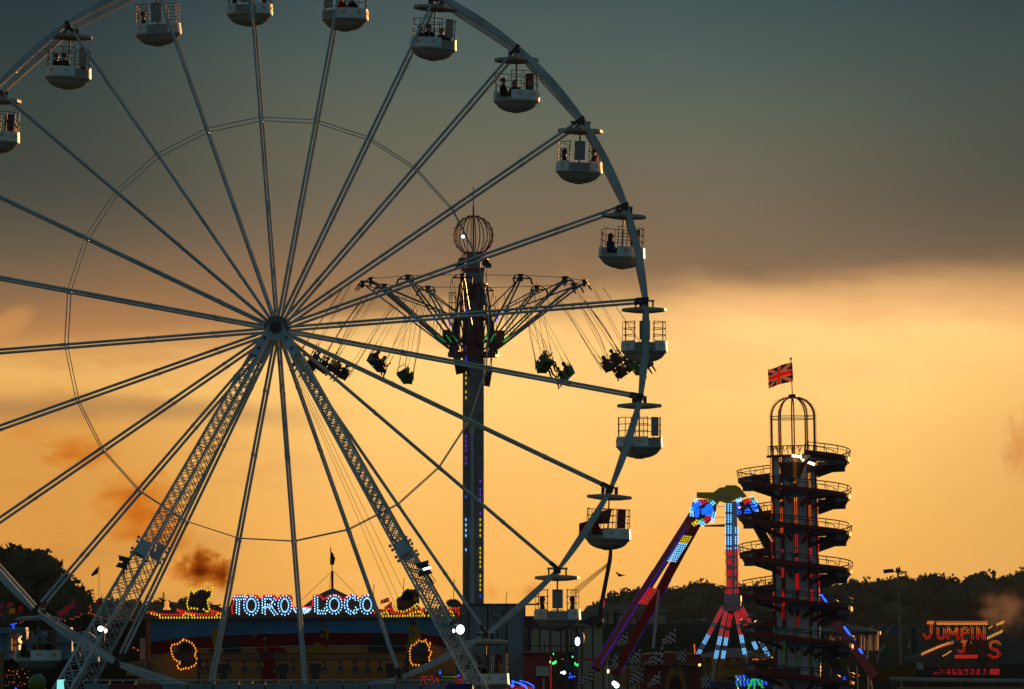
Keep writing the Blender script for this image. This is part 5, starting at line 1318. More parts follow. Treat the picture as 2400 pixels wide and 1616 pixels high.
# glinting ride right of the helter skelter
t = thing('pole_ride', 'ride of many polished upright poles glinting orange, right of the spiral tower', 'fairground ride', (at(1985, 1616, 352).x, 352, 0))
brass = mat('polished_brass', (.75, .50, .28), .35, .3); cc = at(1985, 1500, 352)
m = MB(); m.lathe([(2.1, -.1), (2.1, .1), (.3, .5)], 24, cc + Vector((0, 0, .42))); m.build('canopy', mat('canopy_dark', (.04, .015, .01), .6), t)
for k in range(18):
    a = 2 * PI * k / 18; m = MB(); c = cc + Vector((1.9 * math.cos(a), 1.9 * math.sin(a), 0)); m.tube(c + Vector((0, 0, -.65)), c + Vector((0, 0, .35)), .06, 8); m.ball(c + Vector((0, 0, .35)), .08, n=6); m.build('upright', brass, t)
for i, (a, b) in enumerate((((1950, 1565), (1938, 1640)), ((1953, 1565), (1975, 1640)), ((1965, 1580), (1968, 1640)), ((1987, 1562), (2001, 1640)), ((1975, 1575), (1978, 1600)), ((2008, 1562), (2012, 1640)), ((2033, 1497), (2036, 1640)), ((2038, 1570), (2048, 1640)))):
    m = MB(); m.tube(at(*a, 349), at(*b, 349), .035 if i < 6 else .045, 6); m.build('strut', brass, t)
for x, y, r, c_ in ((1945.5, 1604.5, .07, 'red'), (1954.5, 1597.5, .09, 'blue'), (1979, 1593, .12, 'blue'), (1965, 1540, .06, 'warm'), (2003, 1501, .05, 'blue'), (2013, 1583.5, .04, 'red'), (1924, 1592, .05, 'blue')):
    m = MB(); m.ball(at(x, y, 348.5), r, n=8, sc_=(1, 1, 1.5)); m.build('lamp', L[c_], t)
# floodlight mast
t = thing('floodlight_mast', 'tall thin pole with one box floodlight standing alone right of the spiral tower', 'lamp post', (at(2113, 1600, 400).x, 400, 0))
bx = at(2116, 1700, 400); bx.z = 0
m = MB(); m.tube(bx, at(2104.6, 1340, 400), .10, 6, r2=.07); m.build('pole', mat('pole_rust', (.26, .14, .09), .6), t)
m = MB(); m.prism([at(x, y, 399.8) for x, y in ((2071, 1335.5), (2093, 1333.5), (2096, 1341), (2093, 1342.5), (2072, 1344.5))], .5); m.bar(at(2093, 1340, 400), at(2115, 1340, 400), .07); m.box(at(2105, 1338, 400), (.32, .3, .32)); m.box(at(2103, 1333, 400), (.08, .08, .2)); m.box(at(2108, 1332, 400), (.08, .08, .2)); m.build('lamp_head', dsteel, t)

# ================================================================== JUMPIN RIDE
JY = 420.0
zj = Z(2080, 1400, 7.26)
t = thing('jumping_ride', 'bouncy ride sign spelling JUMPIN JS in red and orange bulbs', 'fairground ride', (at(2240, 1600, JY).x, JY, 0))
m = MB()
for x in (630, 820, 1520, 1945): m.tube(at(*zj(x, 500 if x < 1900 else 560), JY + .1), at(*zj(x, 1060), JY + .1), .04, 5)
for y in (490, 1045): m.tube(at(*zj(630, y), JY + .1), at(*zj(1950, y), JY + .1), .04, 5)
fr0 = m.build('sign_frame', dsteel, t)
m = MB(); m.pp([zj(*p) for p in ((1240, 740), (1650, 740), (1700, 1040), (1340, 1040))], JY + .3, .1); m.build('painted_panel', mat('panel_rust', (.12, .03, .015), .7), t)
em = [emis('jump_orange', (1, .20, .02), .85), emis('jump_red', (1, .03, .012), .8), emis('jump_amber', (1, .45, .05), 1.1)]
zmid = at(*zj(0, 620), JY).z
def gj(q): return 0 if q.z > zmid + .05 + random.uniform(-.1, .1) else 1
zmid2 = at(*zj(0, 860), JY).z
for ch, x0, y0, x1, y1, sl in (('J', 610, 420, 790, 710, .3), ('U', 850, 520, 985, 715, .25), ('M', 1015, 520, 1200, 715, .15), ('P', 1250, 520, 1400, 715, .25), ('I', 1380, 520, 1500, 715, .25), ('N', 1520, 520, 1660, 715, .2)):
    a, b = zj(x0, y0), zj(x1, y1); letter(ch, a[0], a[1], b[0], b[1], JY, fr0, em, .036, .12, (-.065, .065), sl, mat('letter_maroon', (.05, .008, .006), .6), .10, gj)
zmid = zmid2
for ch, x0, y0, x1, y1, sl in (('J', 1200, 750, 1340, 945, .25), ("'", 1400, 760, 1440, 860, .1), ('S', 1720, 750, 1920, 1030, .15)):
    a, b = zj(x0, y0), zj(x1, y1); letter(ch, a[0], a[1], b[0], b[1], JY, fr0, em, .036, .12, (-.065, .065) if ch != "'" else (0,), sl, mat('letter_maroon', (.05, .008, .006), .6), .10, gj)
m = MB()
for l, mi, rows in (([(840, 430), (1700, 430)], 0, 1), ([(850, 460), (1700, 460)], 2, 0), ([(1730, 530), (1800, 480)], 2, 0), ([(1860, 470), (1990, 415)], 2, 1), ([(1700, 700), (1800, 650), (1890, 610), (1950, 580)], 2, 1), ([(580, 980), (720, 910), (860, 850), (980, 810), (1120, 770)], 0, 1), ([(590, 960), (1040, 775)], 2, 0), ([(950, 1000), (1020, 960), (1090, 910)], 2, 0), ([(1150, 1020), (1540, 1020)], 1, 1), ([(1160, 995), (1530, 995)], 1, 0), ([(680, 440), (800, 440)], 0, 1)):
    ledline([zj(*p) for p in l], JY - .15, .13, .042, m, mi, ((-.05, 0), (.05, .05)) if rows else ((0, 0),))
m.build('bulb_row', em, fr0)
rf = mat('tent_grey', (.10, .105, .10), .8)
m = MB(); m.prism([at(*zj(x, y), JY + 1) for x, y in ((420, 1040), (560, 1000), (1240, 745), (1950, 590), (2330, 745), (2330, 1230), (420, 1110))], 10); m.build('roof', rf, t)
m = MB()
for x0, x1, h in ((570, 920, 1065), (930, 1110, 1105), (1110, 1620, 1062), (1640, 1900, 1090)):
    c_ = (x0 + x1) / 2; n = 12; m.prism([at(*zj(c_ + (x1 - x0) / 2 * math.cos(PI * i / n), 1200 - (1200 - h) * math.sin(PI * i / n)), JY - .5) for i in range(n + 1)], .4)
m.build('arch', mat('arch_brown', (.09, .05, .03), .7), t)
m = MB(); a, b = zj(420, 1140), zj(2330, 1400); boxpx(m, a[0], a[1], b[0], 1760, JY, 6); m.build('wall', mat('ride_wall', (.06, .04, .035), .8), t)
m = MB(); a, b = zj(560, 1225), zj(1900, 1345); boxpx(m, a[0], a[1], b[0], b[1], JY - .8, .3); bd = m.build('text_board', mat('board_black', (.02, .008, .008), .6), t)
m = MB(); x = 800
while x < 1700:
    for dx in (0, 28, 52):
        for j in range(4):
            if rnd.random() < (.35 if x < 1000 else .75): m.bulb(at(*zj(x + dx + j * 3, 1228 + j * 27), JY - .9), .04)
    x += 102
m.build('bulb_row', emis('text_red', (1, .03, .06), .5), bd)
m = MB(); a, b = zj(1740, 1220), zj(1905, 1318); boxpx(m, a[0], a[1], b[0], b[1], JY - .95, .1); m.build('lit_panel', emis('panel_red', (.5, .015, .015), .5), bd)
m = MB(); m.pp([zj(*p) for p in ((480, 1115), (590, 1120), (622, 1240), (510, 1232))], 400, .15)
solo(m, 'small_board', mat('board_mint', (.22, .32, .30), .6), 'small tilted pale green board below the bouncy ride sign', 'board')
m = MB(); a, b = zj(398, 512), zj(495, 1040); boxpx(m, a[0], a[1], b[0], b[1], 430, .8); m.tube(at(2142, 1543, 430.3), Vector((at(2142, 1543, 430.3).x, 430.3, 0)), .15, 6)
solo(m, 'loudspeaker_stack', black, 'tall black loudspeaker stack left of the bouncy ride sign', 'loudspeaker')
t = thing('crowd_rail', 'long grey horizontal rail crossing the lower right corner', 'barrier', (at(2240, 1593, 330).x, 330, 0))
m = MB(); m.tube(at(2085, 1592, 330), at(2405, 1597, 330), .13, 10); m.build('rail', tgrey, t)
for x in (2092, 2170, 2250, 2330, 2395):
    m = MB(); p = at(x, 1592, 330.1); m.tube(p, (p.x, p.y, 0), .06, 6); m.build('post', dsteel, t)
m = MB(); boxpx(m, 2104, 1612, 2400, 1760, 328, .5)
solo(m, 'barrier_board', mat('lime_board', (.10, .14, .01), .6), 'lime green board at the bottom right below the grey rail', 'barrier')
m = MB(); m.pp([(2068, 1570), (2110, 1560), (2146, 1562), (2148, 1590), (2066, 1592)], 395, 1.2)
solo(m, 'awning', mat('awning_ochre', (.12, .06, .012), .8), 'dull ochre awning left of the mint board', 'awning')

# ================================================================== LEFT SIDE
z6 = Z(0, 1380, 6.47)
def tent(roof, wall, Y, label, col):
    t = thing('tent', label, 'tent', (at((wall[0] + wall[2]) / 2, 1500, Y).x, Y, 0), 'tents and awnings of the fair')
    m = MB(); boxpx(m, *wall, Y, 1.3); m.build('wall', col, t)
    m = MB(); m.prism([at(x, y, Y - .3) for x, y in roof], 1.7); m.build('roof', col, t)
teal = mat('tent_teal', (.04, .19, .26), .7, var=.3, scale=.4); teal2 = mat('tent_blue', (.05, .24, .36), .7, var=.3, scale=.4)
tent([(-20, 1472), (60, 1471), (62, 1485), (-20, 1486)], (-20, 1484, 62, 1548), 320, 'blue tent wall at the left edge behind the striped column', teal)
tent([(60, 1500), (95, 1480), (120, 1478), (165, 1471), (166, 1488), (168, 1506), (60, 1508)], (60, 1502, 168, 1546), 318, 'blue tent behind the lowest left gondola', teal)
tent([(164, 1496), (178, 1483), (192, 1480), (206, 1482), (222, 1494), (232, 1502), (232, 1510), (164, 1510)], (164, 1508, 230, 1552), 322, 'blue tent with a rounded roof left of the wheel leg', teal2)
tent([(42, 1462), (62, 1454), (150, 1452), (184, 1445), (196, 1442), (250, 1452), (300, 1456), (345, 1452), (345, 1500), (60, 1500)], (60, 1480, 345, 1760), 345, 'dark brown roofed stalls under the string of orange bulbs', mat('roof_brown', (.035, .024, .014), .8))
m = MB(); boxpx(m, 328, 1497, 341, 1547, 312, .3)
solo(m, 'upright_banner', mat('banner_white', (.20, .22, .22), .7), 'narrow pale upright panel left of the mural post', 'panel')
def lights(l, Y, label, name='string_lights', mname='orange', step=.16, r=.035):
    m = MB(); rn = random.Random(len(l)); 
    m.path([at(*z6(x, y), Y + .03) for x, y in l], .012, 4, 1)
    for p, d in resample([at(*z6(x, y), Y) for x, y in l], step):
        if rn.random() < .8: m.bulb(p + Vector((0, -.03, rn.uniform(-.05, .05))), r * rn.uniform(.7, 1.3), 0)
    solo(m, name, [L[mname], black], label, 'string lights', 'strings of orange bulbs')
lights([(310, 510), (350, 482), (420, 470), (500, 468)], 310, 'short string of orange bulbs left of the gondola hanger')
lights([(720, 478), (780, 462), (850, 476), (930, 472), (1030, 478), (1090, 462), (1140, 438), (1190, 430), (1240, 395)], 310, 'string of orange bulbs rising to the flag left of the wheel leg')
lights([(1345, 372), (1400, 382), (1450, 405), (1520, 432), (1600, 462), (1680, 470), (1780, 466), (1930, 462), (2050, 490), (2110, 474), (2150, 400)], 310, 'long string of orange bulbs drooping behind the left wheel leg')
lights([(1370, 255), (1350, 290), (1385, 300), (1370, 345)], 310, 'small cluster of orange bulbs on top of a stall, left of the wheel leg', step=.08)
lights([(1860, 885), (1900, 865), (1930, 855)], 310, 'short amber bulb string left of the rearmost leg', step=.07)
lights([(2020, 885), (2060, 895), (2090, 930), (2115, 945)], 310, 'short amber bulb string on an awning beside the mural post', step=.07)
# striped lighthouse column with amber lamps
t = thing('lighthouse_column', 'red and white striped column with three glowing amber lamps at far left', 'column', (at(33, 1560, 305).x, 305, 0))
m = MB(); x = at(33, 1520, 305).x
ys = [1496, 1502, 1508, 1516, 1524, 1533, 1543, 1560, 1590, 1760]
for i in range(len(ys) - 1): m.lathe([(.235 + .012 * i, max(0, at(0, ys[i + 1], 305).z)), (.225 + .012 * i, at(0, ys[i], 305).z)], 16, (x, 305, 0), i % 2)
m.build('column', [dred, mat('stripe_white', (.22, .24, .24), .6)], t)
m = MB()
for y in (1476.5, 1487.5, 1491): m.bar(at(22, y + .6, 304.8), at(52, y - .6, 304.8), .05)
m.tube(at(33, 1470, 304.9), at(33, 1497, 304.9), .03, 5); m.build('yard', mat('yard_wood', (.2, .12, .06), .6), t)
for y, rx, rz in ((1500, .16, .20), (1518.5, .12, .15), (1532.5, .13, .08)):
    m = MB(); c = at(49.5, y, 304.5)
    if y == 1500: m.ball(c, 1, n=12, sc_=(rx, rx, rz))
    else: m.tube(c - Vector((0, 0, rz)), c + Vector((0, 0, rz)), rx, 12)
    m.build('lamp', emis('amber_lamp', (1, .50, .16), 1.9), t)
m = MB()
for x_, y_ in ((26, 1464.5), (29, 1464), (32, 1463), (35, 1463), (38, 1461.5), (31, 1467), (32, 1470), (32, 1473), (30, 1469)): m.bulb(at(x_, y_, 304.6), .045)
m.build('bulb_row', L['blue'], t)
m = MB()
for k in range(14): m.bulb(at(27.5 + (k % 2) * .8, 1497 + k * 2.1, 304.5), .022)
m.build('bulb_row', L['amber'], t)
# bell lantern with a small conifer shape behind
t = thing('bell_lantern', 'glowing amber bell shaped lantern between the left wheel leg and the bull sign', 'lantern', at(390.5, 1432, 309))
m = MB(); c = at(390.5, 1430, 309); k = 309 / FPX
m.lathe([(8 * k, 0), (8.5 * k, 2 * k), (5.5 * k, 7 * k), (4.5 * k, 13 * k), (5.5 * k, 16 * k), (4.5 * k, 20 * k), (.02, 21 * k)], 16, c); m.build('shade', emis('bell_glow', (1, .36, .08), .8), t, True)
m = MB(); m.tube(c, (c.x, c.y, 0), .04, 5); m.build('post', black, t)
# flags of the left side
def fpole(name, label, quad, pole, Y, fn, mats, nx=36, ny=24):
    t = thing(name, label, 'flag', (at(pole[0], pole[1], Y).x, Y, 0), 'flags flying over the left stalls')
    m = MB(); p = at(pole[0], pole[1], Y); m.tube(p, (p.x, p.y, 0), .02, 5); m.build('pole', dsteel, t)
    cloth('cloth', [at(x, y, Y + d) for x, y, d in quad], nx, ny, fn, mats, None, None, parent=t, wave=.06, waves=1.2)
dm = lambda n, c: mat('dim_' + n, c, .8)
dm = lambda n, c: mat('dim_' + n, tuple(min(1, x * 2.6) for x in c), .8, trans=.4)
JM = [dm('red', (.20, .010, .010)), dm('white', (.10, .09, .10)), dm('blue', (.014, .022, .09))]
jackf = jack
fpole('union_flag', 'large crossed flag over the stalls left of the wheel leg', [(130, 1436, .6), (177, 1404, 0), (177, 1424, 0), (139, 1452, .6)], (177.5, 1402), 315, jackf, JM)
fpole('union_flag', 'drooping crossed flag beside the large one left of the wheel leg', [(178, 1424, .3), (189, 1415, 0), (189, 1440, 0), (180, 1448, .3)], (189.5, 1410), 313, jackf, JM)
fpole('union_flag', 'hanging crossed flag just left of the lattice leg', [(224, 1407, .3), (238, 1400, 0), (240, 1428, 0), (228, 1424, .3)], (239, 1392), 316, jackf, JM)
fpole('union_flag', 'crossed flag cut by the left edge of the photo', [(-14, 1418, .3), (8, 1410, 0), (9, 1450, 0), (-14, 1456, .3)], (10, 1408), 312, jackf, JM)
fpole('union_flag', 'narrow red white and blue flag above the lowest left wheel joint', [(86, 1420, .3), (96, 1408, 0), (97, 1430, 0), (86, 1434, .3)], (97.5, 1402), 318, jackf, JM)
fpole('pennant', 'yellow pennant among the flags at far left', [(20, 1428, .2), (35, 1426, 0), (34, 1438, 0), (20, 1440, .2)], (36, 1420), 314, lambda u, v: 0, [dm('yellow', (.22, .13, .012))], 8, 6)
fpole('pennant', 'red pennant among the flags at far left', [(42, 1422, .2), (52, 1420, 0), (52, 1433, 0), (42, 1434, .2)], (52.5, 1416), 314, lambda u, v: 0, [dm('red', (.20, .010, .010))], 8, 6)
fpole('pennant', 'red and white striped pennant at far left above the yellow one', [(14, 1416, .2), (31, 1412, 0), (31, 1420, 0), (14, 1426, .2)], (31.5, 1408), 316, lambda u, v: int(v * 2), [dm('red', (.20, .010, .010)), dm('white', (.10, .09, .10))], 8, 6)
fpole('feather_flag', 'small red flag flying above the dark left trees', [(135, 1322, .2), (146, 1314, 0), (146, 1327, 0), (136, 1331, .2)], (147, 1311), 420, lambda u, v: 0, [mat('flag_maroon', (.12, .03, .02), .8)], 10, 8)
fpole('feather_flag', 'slate blue feather flag right of the dark left trees', [(213, 1347, .3), (231, 1328, 0), (229, 1345, 0), (215, 1352, .3)], (232, 1325), 420, lambda u, v: 0, [mat('flag_slate', (.06, .05, .07), .8)], 10, 8)
# stall clutter along the lower left
m = MB(); m.tube(Vector((at(4, 1616, 290).x, 290, 0)), at(2, 1527, 290), .14, 8)
solo(m, 'post', mat('post_ochre', (.16, .09, .01), .6), 'leaning ochre post at the bottom left corner', 'post')
m = MB(); c = at(88, 1603, 292); m.ball(c, 1, n=18, sc_=(.46, .35, .52)); m.tube(c, (c.x, c.y, 0), .3, 10)
solo(m, 'inflatable', mat('inflatable_green', (.05, .14, .01), .45), 'dark green inflatable shape below the lowest left gondola', 'inflatable', smooth=True)
t = thing('stall', 'dark stall counter with small bulbs at the bottom left', 'stall', (at(70, 1616, 298).x, 298, 0))
m = MB(); boxpx(m, -20, 1548, 200, 1760, 298, 3); m.build('wall', mat('stall_dark', (.014, .014, .012), .8), t)
m = MB(); rn = random.Random(9); mats = [L['amber'], L['orange'], L['blue'], L['dgreen']]
for k in range(46): m.bulb(at(12 + rn.random() * 60, 1560 + rn.random() * 50, 297.8), .022 * rn.uniform(.6, 1.3), rn.choice((0, 1, 1, 3)))
for k in range(22): m.bulb(at(80 + k * 1.3, 1606 + k * .5, 297.7), .03, 1)
for x, y in ((95, 1583), (37, 1614), (74, 1614)): m.bulb(at(x, y, 297.6), .07, 2)
m.build('bulb_row', mats, t)
m = MB(); p = at(178, 1536, 300); m.ball(p, 1, n=12, sc_=(.26, .26, .3)); m.tube(p, (p.x, p.y, 0), .1, 8)
solo(m, 'dark_figure_board', black, 'round topped black board left of the wheel leg foot', 'board')

# big top tent behind the bull ride, with flag mast and guys
t = thing('big_top', 'grey peaked big top tent with a tall mast behind the bull sign', 'tent', (at(779, 1500, 470).x, 470, 0))
z8 = Z(640, 1260, 5.063); BY = 470
apex = at(*z8(703, 603), BY); k = BY / FPX
m = MB(); m.lathe([(.05, 0), (1.2, -.55), (3.0, -1.95), (6.2, -3.1), (12.5, -3.9), (12.6, -apex.z)], 24, apex, 0); m.build('canvas', mat('bigtop_grey', (.10, .10, .10), .8), t)
m = MB(); m.tube(at(*z8(703, 610), BY), at(*z8(703, 398), BY), .10, 6); m.tube(at(*z8(703, 398), BY), at(*z8(682, 118), BY), .045, 5)
for a, b in (((693, 400), (668, 600)), ((705, 398), (340, 745)), ((715, 400), (985, 680))): m.tube(at(*z8(*a), BY - .3), at(*z8(*b), BY - 4), .022, 4)
m.build('mast', mat('mast_rust', (.06, .02, .012), .6), t)
cloth('pennant', [at(*z8(680, 145), BY - .1), at(*z8(738, 243), BY + .4), at(*z8(716, 328), BY + .3), at(*z8(680, 322), BY - .1)], 8, 8, lambda u, v: 0, [mat('flag_maroon', (.12, .03, .02), .8)], 'small maroon flag on the mast of the big top tent', 'flag', wave=.04)
cloth('union_flag', [at(892, 1408, 500), at(911, 1400, 500.5), at(912, 1411, 500.5), at(893, 1416, 500)], 24, 12, jack, [fr, fw, fb], 'small crossed flag right of the LOCO lettering, upper one', 'flag', wave=.08)
cloth('union_flag', [at(901, 1424, 500), at(918, 1410, 500.5), at(919, 1422, 500.5), at(903, 1430, 500)], 24, 12, jack, [fr, fw, fb], 'small crossed flag right of the LOCO lettering, lower one', 'flag', wave=.08)
m = MB()
for x, y0, y1 in ((876, 1370, 1430), (946, 1355, 1430), (1007, 1354, 1430), (1064, 1357, 1430), (1187, 1388, 1420)): m.path([at(x, y1, 900), at(x - 1, (y0 + y1) / 2, 900), at(x + 1, y0 + 2, 900), at(x - 1, y0, 900)], .05, 4)
for i in range(1):
    solo(m, 'bunting_poles', mat('pole_thin', (.12, .05, .02), .7), 'thin distant poles rising against the orange sky right of the bull sign', 'poles', kind='stuff')

# ================================================================== DISTANT FIELD: tents and cars
rn = random.Random(21)
def cartent(x, y, wpx, hpx, Y, col, lab, kind):
    t = thing('parked_van' if kind == 'van' else 'small_tent', lab, 'van' if kind == 'van' else 'tent', at(x, y, Y))
    k = Y / FPX; w_, h = wpx * k, hpx * k; b = at(x, y, Y); b.z = max(0, b.z)
    m = MB()
    if kind == 'van':
        m.prism([b + Vector(p) for p in ((-w_ / 2, 0, .25), (w_ / 2, 0, .25), (w_ / 2, 0, h * .55), (w_ * .36, 0, h), (-w_ * .46, 0, h), (-w_ / 2, 0, h * .8))], 2); m.build('body', col, t)
        m = MB(); m.box(b + Vector((w_ * .30, -.03, h * .72)), (w_ * .16, .04, h * .28)); m.build('window', black, t)
        for s in (-.32, .32): m = MB(); m.tube(b + Vector((s * w_, -.08, .32)), b + Vector((s * w_, .1, .32)), .34, 12); m.build('wheel', black, t)
    else:
        m.prism([b + Vector(p) for p in ((-w_ / 2, 0, 0), (w_ / 2, 0, 0), (w_ * .38, 0, h * .6), (0, 0, h), (-w_ * .40, 0, h * .55))], 3); m.build('canvas', col, t)
        m = MB(); m.prism([b + Vector(p) for p in ((-w_ * .12, -.05, 0), (w_ * .12, -.05, 0), (0, -.05, h * .6))], .04); m.build('door', dsteel, t)
far = [mat('far_' + n, c, .7) for n, c in (('white', (.16, .18, .18)), ('blue', (.02, .04, .09)), ('slate', (.06, .07, .08)), ('green', (.03, .05, .02)), ('rust', (.12, .04, .02)))]
for x, y, w_, h, Y, ci, kd, lab in ((1585, 1461, 20, 7, 1250, 1, 'van', 'blue van parked far off, left of the claw ride hub'), (1616, 1460, 26, 6, 1250, 2, 'van', 'long slate van parked far off behind the green board'), (1648, 1459, 26, 9, 1250, 0, 'van', 'white van parked far off, nearest the claw ride hub'),
        (1668, 1460, 14, 7, 1250, 2, 'van', 'small slate van parked behind the claw legs'), (1762, 1453, 26, 14, 1150, 0, 'van', 'white camper parked behind the spiral tower'),
        (2045, 1482, 18, 14, 900, 0, 'tent', 'white tent far off right of the spiral tower'), (2075, 1476, 34, 12, 1000, 1, 'tent', 'wide navy tent far off left of the thin floodlight pole'), (2098, 1490, 36, 26, 800, 1, 'tent', 'tall navy tent just left of the thin floodlight pole'),
        (2162, 1474, 20, 5, 1000, 1, 'van', 'blue car far off left of the bouncy ride sign'), (2150, 1520, 40, 24, 620, 2, 'tent', 'slate tent behind the black loudspeaker stack'), (2078, 1555, 40, 44, 500, 3, 'tent', 'dark green tent left of the thin floodlight pole foot'),
        (2060, 1530, 30, 30, 600, 4, 'tent', 'rust coloured tent right of the polished pole ride'), (1990, 1475, 26, 12, 1000, 0, 'tent', 'pale tent seen past the spiral tower slide')):
    cartent(x, y, w_, h, Y, far[ci], lab, kd)

# ================================================================== WOODS
leafm = mat('foliage_dark', (.06, .062, .028), .95, var=.5, scale=.15)
trunkm = mat('trunk_bark', (.04, .03, .02), .9)
def crown(m, c, rx, rz, n, leaf, rnd, ry=None):
    ry = ry or rx
    if n > 60: m.ball(c, .80, 0, 9, (rx, ry, rz))
    for _ in range(n):
        while True:
            p = Vector((rnd.uniform(-1, 1), rnd.uniform(-1, 1), rnd.uniform(-1, 1)))
            if .62 < p.length < 1: break
        q = c + Vector((p.x * rx, p.y * ry, p.z * rz)); s = leaf * rnd.uniform(.6, 1.5)
        a = Vector((rnd.gauss(0, 1), rnd.gauss(0, 1), rnd.gauss(0, 1))).normalized(); b = a.orthogonal().normalized(); c2 = a.cross(b)
        m.add([q + b * s, q + c2 * s * .8, q - b * s * .9, q - c2 * s * .7], [(0, 1, 2, 3)], 0)
def woods(name, prof, Y, label, leaf, cw, seed, dens=1.0, kind='stuff', cat='woods'):
    rnd = random.Random(seed); m = MB(); k = Y / FPX
    x = prof[0][0]; step = cw / k
    def top(x):
        for (x0, y0), (x1, y1) in zip(prof, prof[1:]):
            if x0 <= x <= x1: return lerp(y0, y1, (x - x0) / (x1 - x0))
        return prof[-1][1]
    while x < prof[-1][0]:
        tz = at(x, top(x), Y).z + rnd.uniform(-1.2, .5) * cw * .25; px_ = at(x, 1400, Y).x
        rx = cw * rnd.uniform(.8, 1.3); rz = cw * rnd.uniform(.7, 1.05); tz -= rnd.random() ** 2 * cw * .5; yy = Y + rnd.uniform(-cw, cw)
        crown(m, Vector((px_, yy, tz - rz)), rx, rz, int(230 * dens), leaf, rnd)
        if rnd.random() < .8: crown(m, Vector((px_ + rnd.uniform(-1, 1) * rx * .6, yy, tz - rz * .15)), rx * .38, rz * rnd.uniform(.28, .5), int(36 * dens), leaf * .75, rnd)
        z = tz - rz * 1.3; 
        while z > 1: 
            crown(m, Vector((px_ + rnd.uniform(-1, 1) * rx * .5, Y + rnd.uniform(-1, 1) * cw - cw * .5, z)), rx * 1.25, cw * 1.0, int(61 + 10 * dens), leaf * 1.1, rnd); z -= cw * 1.15
        m.tube(Vector((px_, yy, 0)), Vector((px_, yy, tz - rz)), cw * .08, 5, 1, r2=cw * .03)
        for q in range(3): m.tube(Vector((px_, yy, max(0, tz - rz * 1.8))), Vector((px_ + rnd.uniform(-.7, .7) * rx, yy + rnd.uniform(-.6, .6) * rx, tz - rz * .6)), cw * .03, 4, 1)
        x += step * rnd.uniform(.32, .55)
    solo(m, name, [leafm, trunkm], label, cat, kind=kind)
z9 = Z(1950, 1316, 5.176); z5 = Z(1400, 1316, 5.176)
pr_ = [(1360, 1440), (1385, 1425), (1408, 1408)] + [z5(*p) for p in ((90, 470), (160, 400), (240, 350), (340, 290), (420, 300), (470, 260), (580, 275), (640, 330), (700, 335), (860, 310), (950, 275), (1060, 250), (1120, 270), (1190, 270), (1250, 225), (1360, 232), (1440, 262), (1550, 240), (1700, 240), (1820, 250), (1900, 270), (2060, 270), (2130, 262))]
pr_ += [(x, y) for x, y in [z9(*p) for p in ((-60, 250), (100, 240), (300, 228), (380, 200), (500, 205), (600, 190), (720, 165), (760, 130), (830, 115), (900, 118), (960, 190), (1050, 180), (1110, 150), (1180, 115), (1300, 140), (1450, 160), (1520, 185), (1660, 165), (1740, 130), (1780, 85), (1880, 100), (1930, 160), (2050, 140), (2130, 98), (2200, 120), (2330, 100), (2420, 120))]]
woods('woods', pr_, 1500, 'dark tree line along the horizon on the right', .55, 4.2, 2, 1.0)
woods('woods', [(-20, 1277), (10, 1276), (35, 1279), (60, 1284), (80, 1296), (95, 1310), (110, 1322), (130, 1334), (150, 1350), (163, 1368), (172, 1382), (180, 1395), (190, 1420)], 640, 'dark rounded clump of trees at the far left edge', .30, 2.4, 4, 1.3)
woods('woods', [(170, 1396), (200, 1398), (240, 1402), (300, 1404), (345, 1408), (360, 1425), (372, 1408), (400, 1408), (420, 1404), (440, 1408), (455, 1404), (480, 1404), (520, 1412), (545, 1418), (600, 1421), (690, 1424), (800, 1425), (880, 1424), (1000, 1430), (1040, 1420), (1090, 1424)], 1500, 'low distant tree line behind the left stalls and bull sign', .55, 3.6, 6, .8)
def tree(x, y, Y, rpx, lab, seed, conifer=False):
    rnd = random.Random(seed); k = Y / FPX; r = rpx * k; c = at(x, y, Y)
    t = thing('tree', lab, 'tree', (c.x, Y, 0))
    m = MB(); m.tube((c.x, Y, 0), (c.x, Y, c.z), r * .12, 6, r2=r * .04)
    for q in range(5): m.tube((c.x, Y, c.z - r * .8), (c.x + rnd.uniform(-.8, .8) * r, Y + rnd.uniform(-.5, .5) * r, c.z + rnd.uniform(-.2, .5) * r), r * .04, 4)
    m.build('trunk', trunkm, t)
    m = MB()
    if conifer:
        for i in range(7): crown(m, Vector((c.x, Y, c.z + r * (1.6 - i * .55))), r * (.12 + i * .13), r * .3, 40, r * .12, rnd)
    else:
        for q in range(5): crown(m, c + Vector((rnd.uniform(-.6, .6) * r, rnd.uniform(-.3, .3) * r, rnd.uniform(-.5, .4) * r)), r * .55, r * .45, 160, r * .07, rnd)
    m.build('crown', leafm, t)
tree(1066, 1420, 1100, 22, 'ragged tree right of the bull sign beside the grey column', 3)
tree(1038, 1428, 1100, 14, 'smaller ragged tree at the tip of the bull sign', 5)
tree(870, 1418, 1100, 12, 'small tree peeking out behind the big top tent', 8)
tree(383, 1402, 700, 8, 'thin conifer above the glowing bell lantern', 12, True)
tree(760 + 42, 1400, 1000, 7, 'small bushy treetop right of the big top peak', 13)

